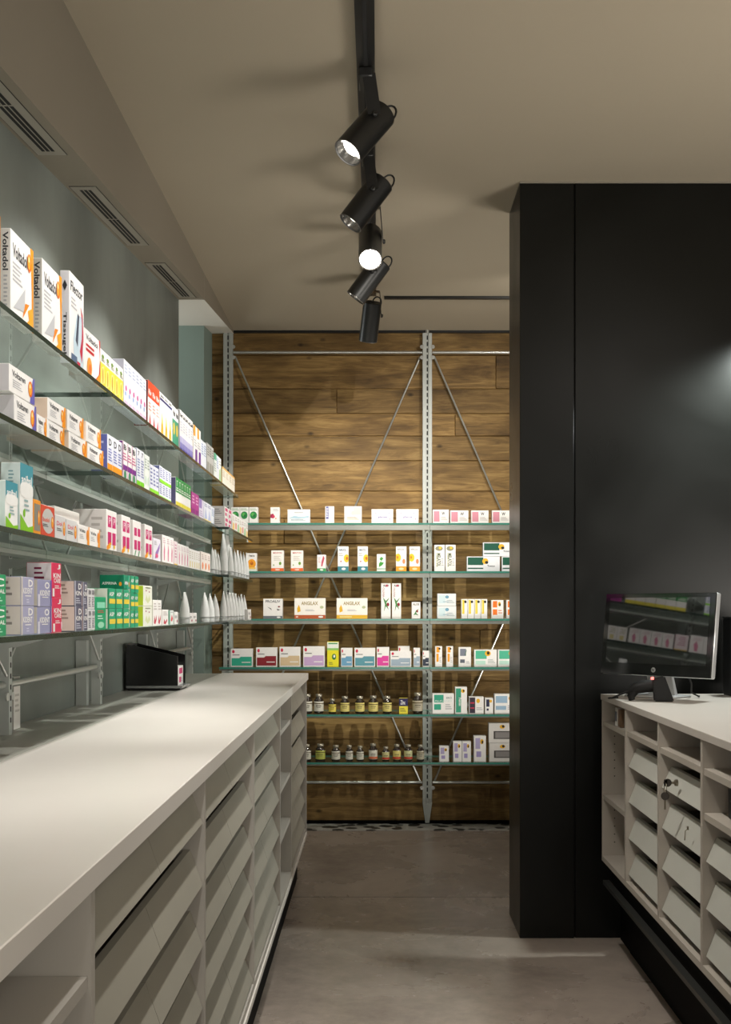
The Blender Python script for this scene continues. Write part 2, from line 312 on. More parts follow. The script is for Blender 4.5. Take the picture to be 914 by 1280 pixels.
DES = {
 'plaster': (W, '#e9e6e2', plaster(), [('v','Voltadol',.2,.52,.75,.96,DK),('l',.3,.06,.7,.48,9,GY)]),
 'flector': (W, '#eceaf0', [('t','Flector',.06,.80,.9,.91,DK),('l',.1,.62,.5,.75,3,GY),('p',[(.3,.05),(.95,.05),(.95,.62),(.5,.6),(.25,.3)],'#c9dde8'),
      ('p',[(.85,.1),(.95,.4),(.9,.65),(.75,.72),(.85,.55),(.84,.38),(.7,.22)],'#c42440'),('p',[(.4,.3),(.55,.62),(.65,.6),(.55,.25)],'#444c5e'),('r',.1,.03,.5,.13,'#5b6f8c'),('r',.5,.03,.72,.09,'#c42440')],
      [('v','Tissugel',.25,.1,.7,.55,DK),('p',[(.5,.78),(.75,.84),(.5,.9),(.25,.84)],DK)]),
 'redorange': (W, '#efe6dc', [('t','Voltadol',.08,.78,.85,.9,DK),('r',.08,.55,.6,.61,'#c9262b'),('r',.08,.65,.6,.70,'#c9262b'),('p',[(.8,.0),(1,0),(1,1),(.92,1),(.99,.6),(.92,.25),(.55,0)],'#c9262b'),
      ('p',[(.6,0),(1,0),(1,.3)],OR),('e',.3,.25,.16,.2,'#f0a040'),('e',.33,.22,.08,.1,'#e26d28')], []),
 'yellowrow': (W, '#eadf9c', [('r',0,0,1,.66,'#ecd23c'),('p',[(.1,.1),(.9,.2),(.7,.6),(.3,.55)],'#f7ea92'),('e',.5,.35,.16,.2,'#c7a019'),('e',.5,.83,.25,.05,'#6f8f3a'),('l',.2,.7,.9,.78,2,'#8a8c70')], []),
 'palerow': ('#eef0f6', '#b8b9c9', [('l',.15,.72,.85,.93,3,'#aab4cf'),('e',.5,.42,.2,.06,'#d0509a'),('e',.35,.3,.14,.05,'#7f9fd6'),('r',.1,.04,.9,.16,'#e3c7df')], []),
 'redtop': (W, '#8e1f20', [('r',0,.64,1,1,'#e4502c'),('t','Riv',.15,.70,.85,.82,W),('l',.15,.35,.85,.56,3,'#d9a79b'),('p',[(.2,0),(.8,0),(.5,.3)],'#cc3b46')], []),
 'cream_orange': (W, '#e4dcd0', [('r',0,.82,1,.88,'#3b3768'),('t','Ginse',.1,.9,.9,.97,DK),('p',[(.1,0),(.9,0),(.75,.35),(.5,.6),(.3,.3)],'#f0c469'),('e',.5,.2,.2,.12,OR)], []),
 'green_half': (W, '#dfe5df', [('r',0,0,1,.68,'#3e9070'),('e',.5,.45,.3,.15,'#d7b64a'),('t','Vital',.15,.76,.85,.9,DK)], []),
 'violet_fade': (W, '#c9c8cf', [('r',0,0,1,.12,'#5d57a8'),('r',0,.12,1,.24,'#8f8bc6'),('r',0,.24,1,.38,'#c3c0e2'),('t','Lact',.1,.84,.9,.93,DK),('l',.15,.5,.85,.75,4,'#c9c8d8')], []),
 'orange_corner': (W, '#efe2cf', [('r',0,.72,.5,1,'#f0a23a'),('r',.45,0,1,.4,'#6f2f8c'),('l',.1,.45,.9,.65,3,GY)], []),
 'blue_white': ('#e6ebf2', '#aeb5c4', [('l',.1,.5,.9,.9,5,'#90a3c6'),('r',0,0,1,.12,'#a8bcd8')], []),
 'grey': ('#c8c8c4', '#83857f', [('l',.1,.6,.9,.92,4,'#76786f'),('r',.1,.1,.9,.4,'#9c9d94')], []),
 'mint': ('#e8eeea', '#b9d3c6', [('r',0,.75,1,1,'#64b08e'),('l',.1,.3,.9,.65,4,'#a5b4ad')], []),
 'cream': ('#f1e8d8', '#e6d166', [('l',.15,.5,.85,.85,4,'#b5a98c'),('r',0,.9,1,1,'#e9b765')], []),
 'voltaren_violet': (W, '#d6d3d8', voltaren('#6a66b4'), [('l',.2,.2,.7,.8,3,GY)]),
 'voltaren_orange': (W, '#efd9c4', voltaren(OR), [('l',.3,.2,.7,.8,3,'#d0b8a4')]),
 'blueorange': ('#e9ebf5', '#6068ae', band(OR,.24,('t','D',.25,.72,.8,.9,DK),('l',.15,.3,.9,.66,5,'#6a75b8')), [('l',.2,.3,.8,.85,4,'#b8bce0')]),
 'purple': (W, '#6b2278', [('r',0,.26,1,.40,'#7a2c8a'),('t','B',.2,.78,.8,.92,DK),('l',.1,.5,.9,.72,3,'#c8648f'),('e',.5,.14,.28,.13,'#3f8a5c'),('r',.0,0,.08,1,'#b8519f')], []),
 'limefoot': ('#e9ecf4', '#8a94b8', band('#7ed321',.18,('t','7',.3,.82,.7,.94,DK),('l',.15,.28,.9,.76,7,'#8590c0')), []),
 'greenwhite': ('#edf3ee', '#bfd3c2', [('r',0,.0,1,.06,'#3f9a6c'),('e',.5,.3,.3,.12,'#cfe4d4'),('l',.15,.6,.85,.9,4,'#9fb0a8')], []),
 'limeband': ('#e3e6f0', '#6c74a4', [('r',0,0,1,.2,'#8edb2f'),('l',.15,.3,.85,.92,5,'#6670a8')], []),
 'greenrow': (W, '#5e5a80', [('r',0,.5,1,1,'#2f9446'),('t','T',.3,.72,.7,.9,W),('r',0,0,1,.2,'#e6d84a'),('l',.1,.54,.9,.68,2,W)], []),
 'magenta': ('#b83a94', '#7c1f5c', [('l',.2,.5,.8,.9,3,'#efc0de'),('r',.1,.08,.9,.3,'#8e2d80')], []),
 'lilac': ('#e5dff0', '#8d7cb4', [('r',0,.55,.6,1,'#9a82c4'),('l',.1,.15,.9,.45,3,'#b3a6cc')], []),
 'bluefoot': ('#e8eaf3', '#c1c5d8', [('p',[(.1,.1),(.9,.2),(.5,.7)],'#b6bfe2'),('r',0,0,1,.14,'#e8d25a'),('l',.1,.75,.9,.92,2,'#8d95b6')], []),
 'pinkmarks': (W, '#c9c5c1', [('r',.15,.12,.55,.42,'#cf2f72'),('r',.15,.58,.85,.88,'#cf2f72'),('l',.6,.15,.9,.4,3,GY)], [('l',.2,.2,.8,.8,3,'#8d8a88')]),
 'pastel_yellow': (W, '#e2dfd9', [('p',[(.1,.1),(.9,.1),(.9,.45),(.2,.5)],'#f2cf7c'),('l',.15,.6,.85,.88,3,'#c7bfae')], []),
 'pastel_green': (W, '#e2dfd9', [('p',[(.1,.1),(.9,.1),(.7,.6),(.2,.5)],'#a9d29a'),('l',.15,.68,.85,.9,2,'#b8c2ae')], []),
 'pastel_red': (W, '#e2dfd9', [('r',.2,.2,.8,.55,'#e79a86'),('l',.15,.65,.85,.9,2,'#c7aea8')], []),
 'teal_wave': ('#f1f2ef', '#cfdedd', [('r',0,.62,1,1,'#4a97a6'),('t','anibal',.1,.7,.9,.84,W),('e',.5,.62,.62,.12,'#f1f2ef'),('p',[(0,0),(1,0),(1,.12),(.6,.08),(0,.26)],'#86c52a'),('l',.3,.3,.7,.5,3,'#9bb7b8'),('e',.3,.28,.08,.06,'#86c52a')],
      [('l',.4,.4,.7,.9,10,'#7ba0a6')]),
 'orange_card': ('#ee9c33', '#c97a22', [('r',.1,.12,.9,.88,'#8d8b80')]+tablet(.72,.5,.14,.22), []),
 'red_card': ('#d9523a', '#a83526', [('e',.5,.52,.46,.4,'#c8c7c4'),('t','Ibudol',.08,.48,.6,.62,'#d9523a'),('l',.1,.32,.5,.42,2,DK)]+tablet(.82,.5,.1,.2), []),
 'greypink': ('#dcdcdc', '#bdbab9', [('t','Dol',.12,.58,.62,.76,'#dd6a7c'),('l',.12,.35,.6,.5,2,DK)]+tablet(.82,.5,.11,.3), []),
 'white_orange': (W, '#e2ddd8', [('t','Volta',.1,.64,.62,.8,DK),('l',.1,.3,.5,.55,3,GY),('p',[(.86,0),(1,0),(1,1),(.93,1),(.8,.1)],OR),('e',.82,.55,.1,.28,'#e88a2a')], []),
 'plain': ('#e9e4df', '#d5d0cb', [('l',.15,.3,.85,.7,4,'#c4beb8')], [('l',.6,.3,.85,.9,4,'#b5afa9')]),
 'magenta_marks': (W, '#dcd6d3', [('r',.12,.58,.45,.86,'#cb2470'),('r',.55,.58,.88,.86,'#cb2470'),('r',.12,.16,.45,.46,'#cb2470'),('r',.55,.16,.88,.46,'#cb2470'),('t','P',.2,.66,.4,.82,'#f3c8da'),('t','P',.63,.66,.83,.82,'#f3c8da'),
      ('p',[(.0,0),(.25,.06),(.45,.2),(.3,.22),(0,.1)],OR),('e',.3,.12,.08,.05,'#f2c13a'),('e',.72,.12,.08,.05,'#f2c13a')], [('l',.55,.25,.9,.85,4,'#b9b2ae')]),
 'magenta_green': (W, '#dcd6d3', [('r',.12,.58,.45,.8,'#cb2470'),('r',.55,.58,.88,.8,'#cb2470'),('r',.12,.2,.45,.46,'#cb2470'),('r',.55,.2,.88,.46,'#cb2470'),('p',[(.1,0),(.2,0),(.35,.18),(.25,.18)],'#2f8a50'),('p',[(.55,0),(.65,0),(.8,.18),(.7,.18)],'#2f8a50')], []),
 'violet_swirl': ('#ece9f2', '#cfcbd2', [('p',[(.2,.1),(.5,.2),(.85,.6),(.9,.85),(.6,.6),(.3,.4)],'#9a78bb'),('e',.45,.25,.2,.1,'#e05a8c'),('l',.1,.7,.5,.9,3,GY)], []),
 'pink_thin': (W, '#bdb5b2', [('p',[(.4,.1),(.6,.1),(.7,.5),(.5,.7),(.35,.4)],'#d87a9c'),('l',.15,.7,.85,.92,3,'#d9b8c4')], []),
 'pink_edge': ('#eddfe2', '#b23a6c', [('l',.2,.3,.8,.9,5,'#c78aa2'),('r',0,0,1,.08,'#e6c13c')], []),
 'yellow_thin': (W, '#dedad2', [('r',.3,.1,.7,.4,'#e6d690'),('l',.2,.5,.8,.9,4,'#c9c0ae')], []),
 'peach': ('#f0e6df', '#d9cfc8', [('e',.5,.3,.25,.18,'#e88a50'),('l',.2,.6,.8,.88,3,'#b8a298')], []),
 'green_c': ('#2f9a66', '#6c5aa0', [('t','C',.35,.6,.9,.88,W),('t','HIDRAL',.1,.38,.95,.52,W),('l',.2,.1,.8,.28,2,'#bfe3d0')], []),
 'lavender': ('#a9a9c6', '#d9d3c8', [('t','D',.55,.66,.9,.92,W),('t','KIDENT',.15,.42,.85,.62,W),('l',.3,.3,.75,.38,1,W),('l',.4,.08,.6,.25,2,'#d5d5e6'),('r',0,0,.1,1,'#d9d3c8')], [('l',.5,.3,.8,.9,3,'#8d8880')]),
 'lavender_dark': ('#9c9dc0', '#d3cec6', [('t','O',.5,.66,.85,.92,W),('t','KIDENT',.15,.40,.9,.6,W),('l',.3,.3,.75,.38,1,W),('r',.0,.0,.15,.45,'#d9d8e6'),('r',.92,0,1,1,'#7a62b0')], [('l',.5,.3,.8,.9,3,'#8d8880')]),
 'crimson': ('#e0365f', '#e3dedd', [('t','J',.55,.82,.9,.96,W),('t','KIN',.15,.56,.92,.7,W),('t','CARE',.2,.42,.92,.55,W),('l',.3,.25,.8,.36,2,W),('r',.05,.03,.25,.26,W),('r',.88,.1,1,.3,'#f3ccd6')], [('l',.3,.5,.7,.9,3,'#7a2040')]),
 'darkgrey': ('#5d5d72', '#e6cfc6', [('t','D',.5,.66,.9,.9,W),('t','KIN',.1,.42,.9,.6,W),('l',.2,.08,.8,.34,3,'#c9c9d6'),('r',0,0,.14,1,'#bcbcca')], [('l',.5,.45,.8,.9,3,'#a98f86')]),
 'whitegrey': ('#d9d8da', '#b9b6b6', [('t','KIN',.2,.7,.9,.92,'#44454f'),('l',.15,.1,.85,.6,6,'#5a5a66')], []),
 'maroon_text': ('#d3d0d0', '#c6c3c4', [('t','KINX',.4,.25,.85,.6,'#6b1d3c'),('r',0,0,.06,1,'#6b1d3c')], [('t','KINX',.4,.2,.8,.5,'#6b1d3c')]),
 'greenaspirin': ('#18a06c', '#18a06c', [('r',.15,.66,.9,.84,'#8fdcbc'),('l',.2,.5,.8,.6,2,'#c94a4a'),('l',.2,.3,.7,.45,2,'#cfeede'),('e',.5,.14,.3,.1,'#9ad9b8')], []),
 'greenyellow': ('#25a478', '#e8e6dc', [('t','ASP',.2,.62,.85,.82,W),('r',.2,.24,1,.48,'#ecd245'),('r',0,0,.14,1,'#0d7f56')], []),
 'greendark': ('#0f8c68', '#0e7c5c', [('p',[(.55,0),(.75,0),(1,1),(.8,1)],'#27b38c'),('t','ASPIRINA',.08,.3,.7,.55,W),('e',.85,.35,.07,.2,OR)], [('t','ASPIRINA',.1,.3,.7,.5,W),('e',.85,.35,.06,.15,OR)]),
 'limeflower': ('#eef0e2', '#b9d42c', [('p',[(.2,.3),(.35,.55),(.5,.3),(.65,.55),(.8,.3),(.5,.12)],'#d8dfae'),('e',.3,.75,.06,.04,'#a02c4c'),('e',.65,.7,.06,.04,'#a02c4c'),('l',.2,.84,.8,.95,1,'#8a8c70')], []),
 'redtulip': (W, '#d8d4d0', [('p',[(.2,.1),(.5,.05),(.8,.25),(.75,.42),(.5,.2),(.3,.4)],'#c22f44'),('l',.15,.6,.85,.9,3,'#c0b6b2')], []),
 'greensmall': ('#eaf0ec', '#2f9a7a', [('r',0,0,.2,1,'#2f9a7a'),('p',[(.35,.3),(.6,.7),(.85,.4),(.6,.2)],'#d84a50'),('l',.3,.8,.9,.95,1,GY)], []),
 'smallwhite': (W, '#c9c6c2', [('t','DD',.15,.5,.7,.7,DK),('e',.75,.25,.14,.12,'#a5314a')], []),
 # rear wall
 'greenoval': (W, '#d8d6d2', [('l',.1,.78,.9,.94,2,'#8fae90'),('e',.5,.5,.4,.24,'#2e8c49'),('e',.42,.55,.16,.1,'#5fb657'),('e',.58,.46,.12,.08,'#1f6a38'),('r',0,0,1,.08,'#e3e1dd')], []),
 'flower_red': (W, '#d8d6d2', [('p',[(0,.55),(.3,.6),(.5,.4),(.3,.3),(0,.35)],'#a82850'),('e',.35,.42,.13,.1,'#d0405c'),('e',.6,.3,.06,.05,'#d8843a'),('l',.3,.75,.9,.92,2,GY)], []),
 'bluewave': (W, '#d5d9de', [('p',[(.05,.35),(.3,.55),(.6,.45),(.95,.55),(.95,.4),(.5,.32)],'#b5d2e0'),('l',.15,.15,.8,.3,2,'#7fa3b8'),('l',.3,.7,.7,.85,1,GY),('r',0,0,1,.06,'#cfd9dd')], []),
 'bluevert': (W, '#cfcdd8', [('r',.08,.25,.38,.98,'#6d70a8'),('l',.12,.35,.34,.9,6,W),('r',.55,.6,.9,.85,'#d9d9e6')], []),
 'creamsquares': ('#f0ece4', '#dad6ce', [('r',.04,.5,.46,.95,'#e8e2d6'),('r',.54,.5,.96,.95,'#efe2c9'),('l',.15,.2,.85,.4,3,'#b3aca0'),('e',.5,.6,.09,.12,'#dfe9c9')], []),
 'purplescript': (W, '#e3d8dc', [('r',.04,.06,.96,.94,'#faf8f5'),('t','glamia',.3,.36,.72,.52,'#6a5aa8'),('l',.3,.2,.75,.3,2,GY),('e',.2,.7,.03,.06,'#e0a8b8'),('e',.85,.3,.03,.06,'#e0a8b8'),('e',.8,.7,.02,.05,'#5a70a8')], []),
 'pinksquare': (W, '#e2c4ca', [('r',.06,.12,.42,.88,'#d98fa0'),('t','W',.55,.6,.75,.85,'#3c3c40'),('l',.5,.2,.92,.5,3,'#bcb6b4')], []),
 'orangefruit': (W, '#d9d2c8', [('e',.5,.42,.42,.26,'#f0a227'),('e',.5,.44,.16,.1,'#b5651c'),('e',.48,.52,.1,.06,'#e2801c'),('t','TMOS',.2,.8,.8,.9,'#5c5a50'),('r',0,0,1,.1,'#dfe7da'),('r',.1,.12,.9,.22,'#f6c866')], []),
 'orangefoot': ('#f3f0ea', '#d8d2c8', [('r',0,0,1,.15,'#e5682c'),('t','MENTON',.15,.84,.85,.92,'#c9706c'),('e',.72,.38,.1,.08,'#6f9c3a'),('l',.2,.5,.8,.75,4,'#cfc9bf'),('e',.5,.08,.2,.04,'#f3ccb8'),('e',.2,.3,.05,.03,'#6f9c3a')], []),
 'greenfoot': (W, '#d8d6d2', [('r',0,0,1,.18,'#3f9a54'),('p',[(.45,.3),(.6,.3),(.85,.8),(.7,.95),(.5,.6)],'#c05068'),('e',.5,.09,.2,.05,W),('l',.12,.5,.4,.85,4,'#c59aa4')], []),
 'tealflower': (W, '#d6d8d8', [('r',0,0,1,.2,'#3d8593'),('e',.82,.52,.26,.16,'#f0c52c'),('e',.86,.52,.1,.07,'#c96a1c'),('t','AMUCIL',.1,.82,.8,.9,'#4a6a8a'),('e',.3,.4,.06,.03,'#a03a4a'),('e',.55,.1,.2,.05,W),('l',.1,.6,.5,.75,2,GY)], []),
 'greenleaf': (W, '#d8d6d2', [('p',[(.25,.25),(.6,.35),(.8,.5),(.45,.55),(.75,.75),(.5,.85),(.3,.7),(.5,.62),(.25,.45)],'#3f9a3c'),('r',0,0,1,.07,'#dfe5d8'),('r',0,.12,1,.17,'#7cae8a')], []),
 'yellowflower': (W, '#ded6c8', [('r',0,0,1,.2,'#f0a42c'),('e',.2,.55,.28,.16,'#f3c42a'),('e',.15,.56,.1,.06,'#c8861c'),('t','APICOL',.1,.84,.8,.92,'#8a8a94'),('e',.75,.4,.14,.1,'#e58a5c'),('e',.5,.1,.25,.05,'#f9dfa8')], []),
 'darkoval': (W, '#d5d2cc', [('e',.45,.86,.36,.09,'#8f8c72'),('e',.55,.88,.14,.05,'#e8c33c'),('v','MELATOL',.25,.18,.6,.68,'#59643c'),('r',.2,.17,.24,.7,'#a8b070'),('l',.65,.2,.9,.5,4,GY)], []),
 'beegreen': ('#eceef2', '#8a9694', [('r',.03,.42,.5,.94,'#155642'),('r',.03,.16,.5,.24,'#155642'),('e',.56,.68,.09,.2,'#e9b52c'),('e',.6,.6,.05,.1,'#2c2a26'),('t','Tonico',.62,.3,.85,.42,'#3c4a4a')], []),
 'greyfoot': (W, '#d5d3cf', [('r',0,0,1,.14,'#6f757c'),('t','PROALIV',.12,.80,.88,.93,'#67696d'),('p',[(.2,.6),(.35,.5),(.45,.42),(.4,.52)],'#555'),('e',.82,.6,.06,.04,'#8a4a4a'),('p',[(.7,.5),(.9,.45),(.75,.4)],'#666'),('e',.8,.07,.1,.04,W)], []),
 'angirust': ('#f6f2ea', '#d8d0c4', [('r',0,0,1,.18,'#bb5a30'),('t','ANGILAX',.22,.66,.76,.84,'#a69460'),('p',[(.1,.3),(.2,.36),(.18,.55),(.14,.68),(.09,.5)],'#e8b62e'),('e',.88,.56,.06,.07,'#b9c29a'),('l',.35,.36,.65,.46,2,GY),('e',.85,.09,.08,.05,W),('r',.05,.05,.12,.13,'#e9c7b4')], []),
 'angiyellow': ('#f6f2ea', '#d8d0c4', [('r',0,0,1,.18,'#e9b83a'),('t','ANGILAX',.22,.66,.76,.84,'#a69460'),('p',[(.1,.3),(.2,.36),(.18,.55),(.14,.68),(.09,.5)],'#e8b62e'),('e',.88,.56,.06,.07,'#b9c29a'),('l',.35,.36,.65,.46,2,GY),('r',.1,.05,.5,.13,'#f3d98c')], []),
 'olive': (W, '#d5d3cf', [('t','ALO',.2,.9,.8,.96,DK),('v','OLIVIA',.15,.6,.36,.88,'#b08890'),('p',[(.3,.2),(.5,.35),(.8,.25),(.55,.45),(.9,.6),(.5,.5),(.2,.6),(.4,.4)],'#4f8a50'),('e',.72,.4,.14,.05,'#8e2436'),('r',0,.03,1,.05,'#cfcbc2'),('e',.6,.93,.12,.03,'#b8405c')], []),
 'olivesmall': (W, '#d5d3cf', [('t','ALOE',.15,.8,.85,.92,'#555c50'),('p',[(.2,.2),(.5,.5),(.85,.6),(.5,.35),(.8,.2),(.4,.25)],'#4f8a50'),('e',.65,.45,.1,.08,'#8e2436')], []),
 'palesquare': ('#e6eaea', '#c9cccb', [('r',.08,.2,.42,.85,'#cfe2e6'),('e',.52,.72,.1,.13,'#6fa0b8'),('l',.5,.2,.92,.5,3,'#aab6ba'),('r',.3,.3,.6,.36,'#9cb8c4')], []),
 'yellowstrip': (W, '#c9c4ae', [('r',.12,.25,.5,.95,'#e8cf3a'),('e',.66,.86,.2,.07,'#2f2b26'),('r',.18,.3,.26,.9,'#f3e79a')], []),
 'orangeblock': (W, '#d3cfc8', [('r',.12,.6,.48,.94,'#ec7a2c'),('r',.12,.2,.48,.5,'#ec7a2c'),('e',.66,.78,.12,.12,'#e9b52c'),('e',.7,.74,.07,.08,'#2b2924'),('l',.58,.25,.9,.5,2,'#d89a80')], []),
 'pharm_teal': None,
 'yellowtall': ('#eadf2c', '#cfc52a', [('r',0,.74,1,.98,'#e9eee4'),('r',.1,.9,.9,.95,'#4d9a52'),('r',0,.66,1,.74,'#8cc86a'),('e',.6,.4,.18,.12,'#2f7a3c'),('e',.62,.42,.08,.06,W),('l',.15,.08,.5,.2,2,'#8a8a3c')], []),
 'orangestrip': (W, '#d3cfc8', [('r',.18,.7,.62,.96,'#efa52c'),('r',.18,.25,.5,.64,'#efa52c'),('e',.6,.88,.14,.05,'#2b2924'),('l',.6,.2,.88,.5,4,GY)], []),
 'greysquare': (W, '#c9c8c6', [('r',.12,.56,.6,.92,'#7c8290'),('r',.12,.2,.5,.38,'#5f6470'),('p',[(.5,.6),(.62,.85),(.66,.88),(.56,.58)],'#2f6a3c'),('l',.6,.15,.9,.3,2,GY)], []),
 'mintbee': (W, '#c9d3cf', [('r',.06,.46,.55,.94,'#53b896'),('r',.06,.14,.5,.36,'#bfe3d4'),('e',.6,.78,.13,.16,'#e9b52c'),('e',.62,.8,.06,.1,'#2b2924'),('l',.6,.2,.92,.45,3,'#a8b3b0')], []),
 'greensq': (W, '#c9d3cf', [('r',.08,.56,.52,.94,'#3fa588'),('r',.08,.2,.4,.48,'#3fa588'),('t','ALCAND',.1,.6,.9,.68,'#d9e8e2'),('t','ERO',.64,.74,.9,.84,'#9aa09e'),('l',.6,.2,.9,.5,3,GY)], []),
 'greentall': (W, '#c9d3cf', [('r',.06,.05,.5,.95,'#3f9a7c'),('e',.66,.85,.16,.07,'#e9b52c'),('e',.72,.86,.07,.04,'#2b2924'),('v','Femin',.3,.3,.5,.6,W)], []),
 'darkred': (W, '#3c3540', [('r',.04,.04,.42,.96,'#3a3440'),('r',.1,.3,.36,.38,'#c23a50'),('r',.1,.6,.36,.68,'#c23a50'),('e',.62,.76,.12,.13,'#e9b52c'),('l',.5,.2,.92,.4,2,GY)], []),
 'navymarks': (W, '#c9c8c6', [('r',.15,.45,.55,.92,'#2f3350'),('e',.7,.8,.16,.1,'#e9b52c'),('r',.2,.2,.45,.34,'#2f3350')], []),
 'bluesquare': (W, '#c9cdd4', [('r',.06,.55,.6,.9,'#9ab8d0'),('r',.06,.2,.55,.4,'#9ab8d0'),('e',.76,.78,.1,.12,'#e9b52c'),('l',.62,.2,.92,.45,3,GY)], []),
 'violetsq': (W, '#cfcbd6', [('r',.12,.5,.52,.92,'#b3aad0'),('r',.2,.18,.6,.4,'#a79ccc'),('e',.66,.78,.14,.1,'#e9b52c'),('e',.7,.76,.07,.06,'#2b2924')], []),
 'windowbox': ('#e0ddd8', '#bdbab4', [('r',.18,.2,.95,.6,'#4a4644'),('r',.24,.25,.9,.55,'#8e8a88'),('e',.5,.82,.1,.1,'#e9b52c'),('e',.53,.84,.05,.07,'#2b2924')], []),
 'vitc': ('#efe04a', '#b8a92c', [('r',0,.5,1,1,'#35305c'),('t','Zinc',.15,.6,.7,.88,W),('l',.1,.12,.8,.4,3,'#7c7a3c')], []),
}
def pharm(c, c2=None): return (W, '#d3d0cc', [('r',.04,.06,.96,.48,c),('p',[(.04,.48),(.38,.48),(.46,.56),(.96,.56),(.96,.48),(.04,.47)],c),('e',.12,.84,.06,.09,'#d02c50'),('l',.08,.62,.4,.70,1,'#555'),('l',.5,.2,.9,.3,1,c2 or W)], [])
DES['pharm_teal']=pharm('#35ab8e'); DES['pharm_red']=pharm('#8e2730'); DES['pharm_beige']=pharm('#d9c09a'); DES['pharm_lilac']=pharm('#c9a9d2')
DES['pharm_blue']=pharm('#6fa3c4'); DES['pharm_steel']=pharm('#5f9aa8'); DES['pharm_magenta']=pharm('#e04aa0'); DES['pharm_grey']=pharm('#9fb0bf'); DES['pharm_dark']=pharm('#3a4250')

def carton(des, w, h, d, loc, rotz, label, group=None, cat='box', name='medicine_carton'):
    b, s, art, left = DES[des]
    me = carton_mesh(des, w, h, d, b, art, s, left)
    o = link(name, me, None, loc, (0,0,rotz)); tag(o, label, cat, group); return o
ORD = ['first','second','third','fourth','fifth','sixth','seventh','eighth','ninth','tenth','eleventh','twelfth']

# ------------------------------------------------------------------ room shell
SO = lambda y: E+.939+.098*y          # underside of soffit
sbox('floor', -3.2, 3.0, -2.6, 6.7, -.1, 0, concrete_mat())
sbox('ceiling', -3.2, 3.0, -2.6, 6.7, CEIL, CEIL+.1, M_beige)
# plank wall
def plank_wall():
    bm = bmesh.new(); lay = bm.loops.layers.float_color.new('plank')
    ys = [413,444,486,517,545,576,614,648,680,720,752,787,820,851,897,924,959,980,1030]
    joints = {2:[421],3:[569],7:[355],9:[450],11:[600],13:[470],4:[690],16:[700],6:[660],1:[620],14:[352]}
    s = F/DB; x0, x1 = -1.35, 2.0
    bx(bm, x0, x1, .012, .06, 0, CEIL, 0)
    tone = [.35,.55,.25,.6,.35,.6,.8,.75,.55,.5,.45,.5,.35,.4,.45,.3,.35,.35]
    for i in range(18):
        zt = E-(ys[i]-VY)/s; zb = E-(ys[i+1]-VY)/s
        if i == 0: zt = CEIL
        if i == 17: zb = .0
        xs = [x0]+[(j-VX)/s for j in joints.get(i, [])]+[x1]
        for a, b in zip(xs, xs[1:]):
            n0 = len(bm.faces); bx(bm, a+.0015, b-.0015, 0+random.uniform(0,.004), .02, zb+.0022, zt-.0022, 0, .0022)
            bm.faces.ensure_lookup_table(); col = (random.random(), min(1,max(0,tone[i]+random.uniform(-.12,.12))), random.random(), 1)
            for f in bm.faces[n0:]:
                for l in f.loops: l[lay] = col
    return bm
struct('wall_back', plank_wall(), wood_mat(), loc=(0, DB, 0))
sbox('wall_left', -1.06, -.94, -2.6, 5.35, 0, CEIL, M_plast)
sbox('wall_right', 2.6, 2.7, -2.6, 6.7, 0, CEIL, M_off)
sbox('wall_front', -3.2, 2.7, -2.7, -2.6, 0, CEIL, M_off)
sbox('wall_niche', -2.6, -.944, 6.15, 6.45, 0, CEIL, M_teal)
sbox('wall_passage', -2.7, -2.6, 5.0, 6.5, 0, CEIL, M_teal)
bm = bmesh.new()
for (ya, yb) in ((-2.6, 5.352),):
    v = [bm.verts.new(p) for p in ((-.82,ya,SO(ya)),(-.82,yb,SO(yb)),(-.82,yb,CEIL+.01),(-.82,ya,CEIL+.01),(-1.0,ya,SO(ya)),(-1.0,yb,SO(yb)),(-1.0,yb,CEIL+.01),(-1.0,ya,CEIL+.01))]
    for q in ((0,1,2,3),(4,7,6,5),(0,4,5,1),(0,3,7,4),(1,5,6,2),(3,2,6,7)): bm.faces.new([v[i] for i in q])
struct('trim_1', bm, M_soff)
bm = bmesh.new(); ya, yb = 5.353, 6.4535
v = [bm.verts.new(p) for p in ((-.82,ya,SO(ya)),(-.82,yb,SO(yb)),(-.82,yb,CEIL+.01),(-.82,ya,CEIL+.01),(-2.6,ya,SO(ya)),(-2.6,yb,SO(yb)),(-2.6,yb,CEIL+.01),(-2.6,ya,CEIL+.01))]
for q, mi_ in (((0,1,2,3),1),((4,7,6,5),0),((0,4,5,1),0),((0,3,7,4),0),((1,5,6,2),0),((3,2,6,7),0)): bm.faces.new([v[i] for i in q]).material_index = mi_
struct('trim_2', bm, [M_soff_lit, M_soff])  # underside by the niche carries its brightness in the colour
sbox('trim_3', -1.0, 2.0, DB-.02, DB+.01, CEIL-.012, CEIL, M_black)          # shadow gap over the planks
sbox('trim_4', -1.0, 2.0, 6.26, DB-.002, 0, .004, mosaic_mat())              # patterned strip
sbox('baseboard_back', -1.0, 2.0, DB-.012, DB+.004, .004, .022, M_plinth)
sbox('trim_6', -.36, 1.6, 4.808, 4.812, -.001, .0006, mat('floor_joint', hexl('#4a443e'), .7))
# black block on the right
MB_ = blackpanel_mat()
bm = bmesh.new()
bx(bm, .524, .724, 4.205, 4.54, 0, CEIL-.001, 0, .001); bx(bm, .730, 2.6, 4.209, 4.54, 0, CEIL-.001, 0, .001); bx(bm, .72, .735, 4.222, 4.5, 0, CEIL-.002, 0)
struct('wall_block', bm, MB_)
sbox('trim_5', .5238, 2.6, 4.2, 4.2045, CEIL-.006, CEIL, mat('pale_bead', hexl('#8b8578'), .6))

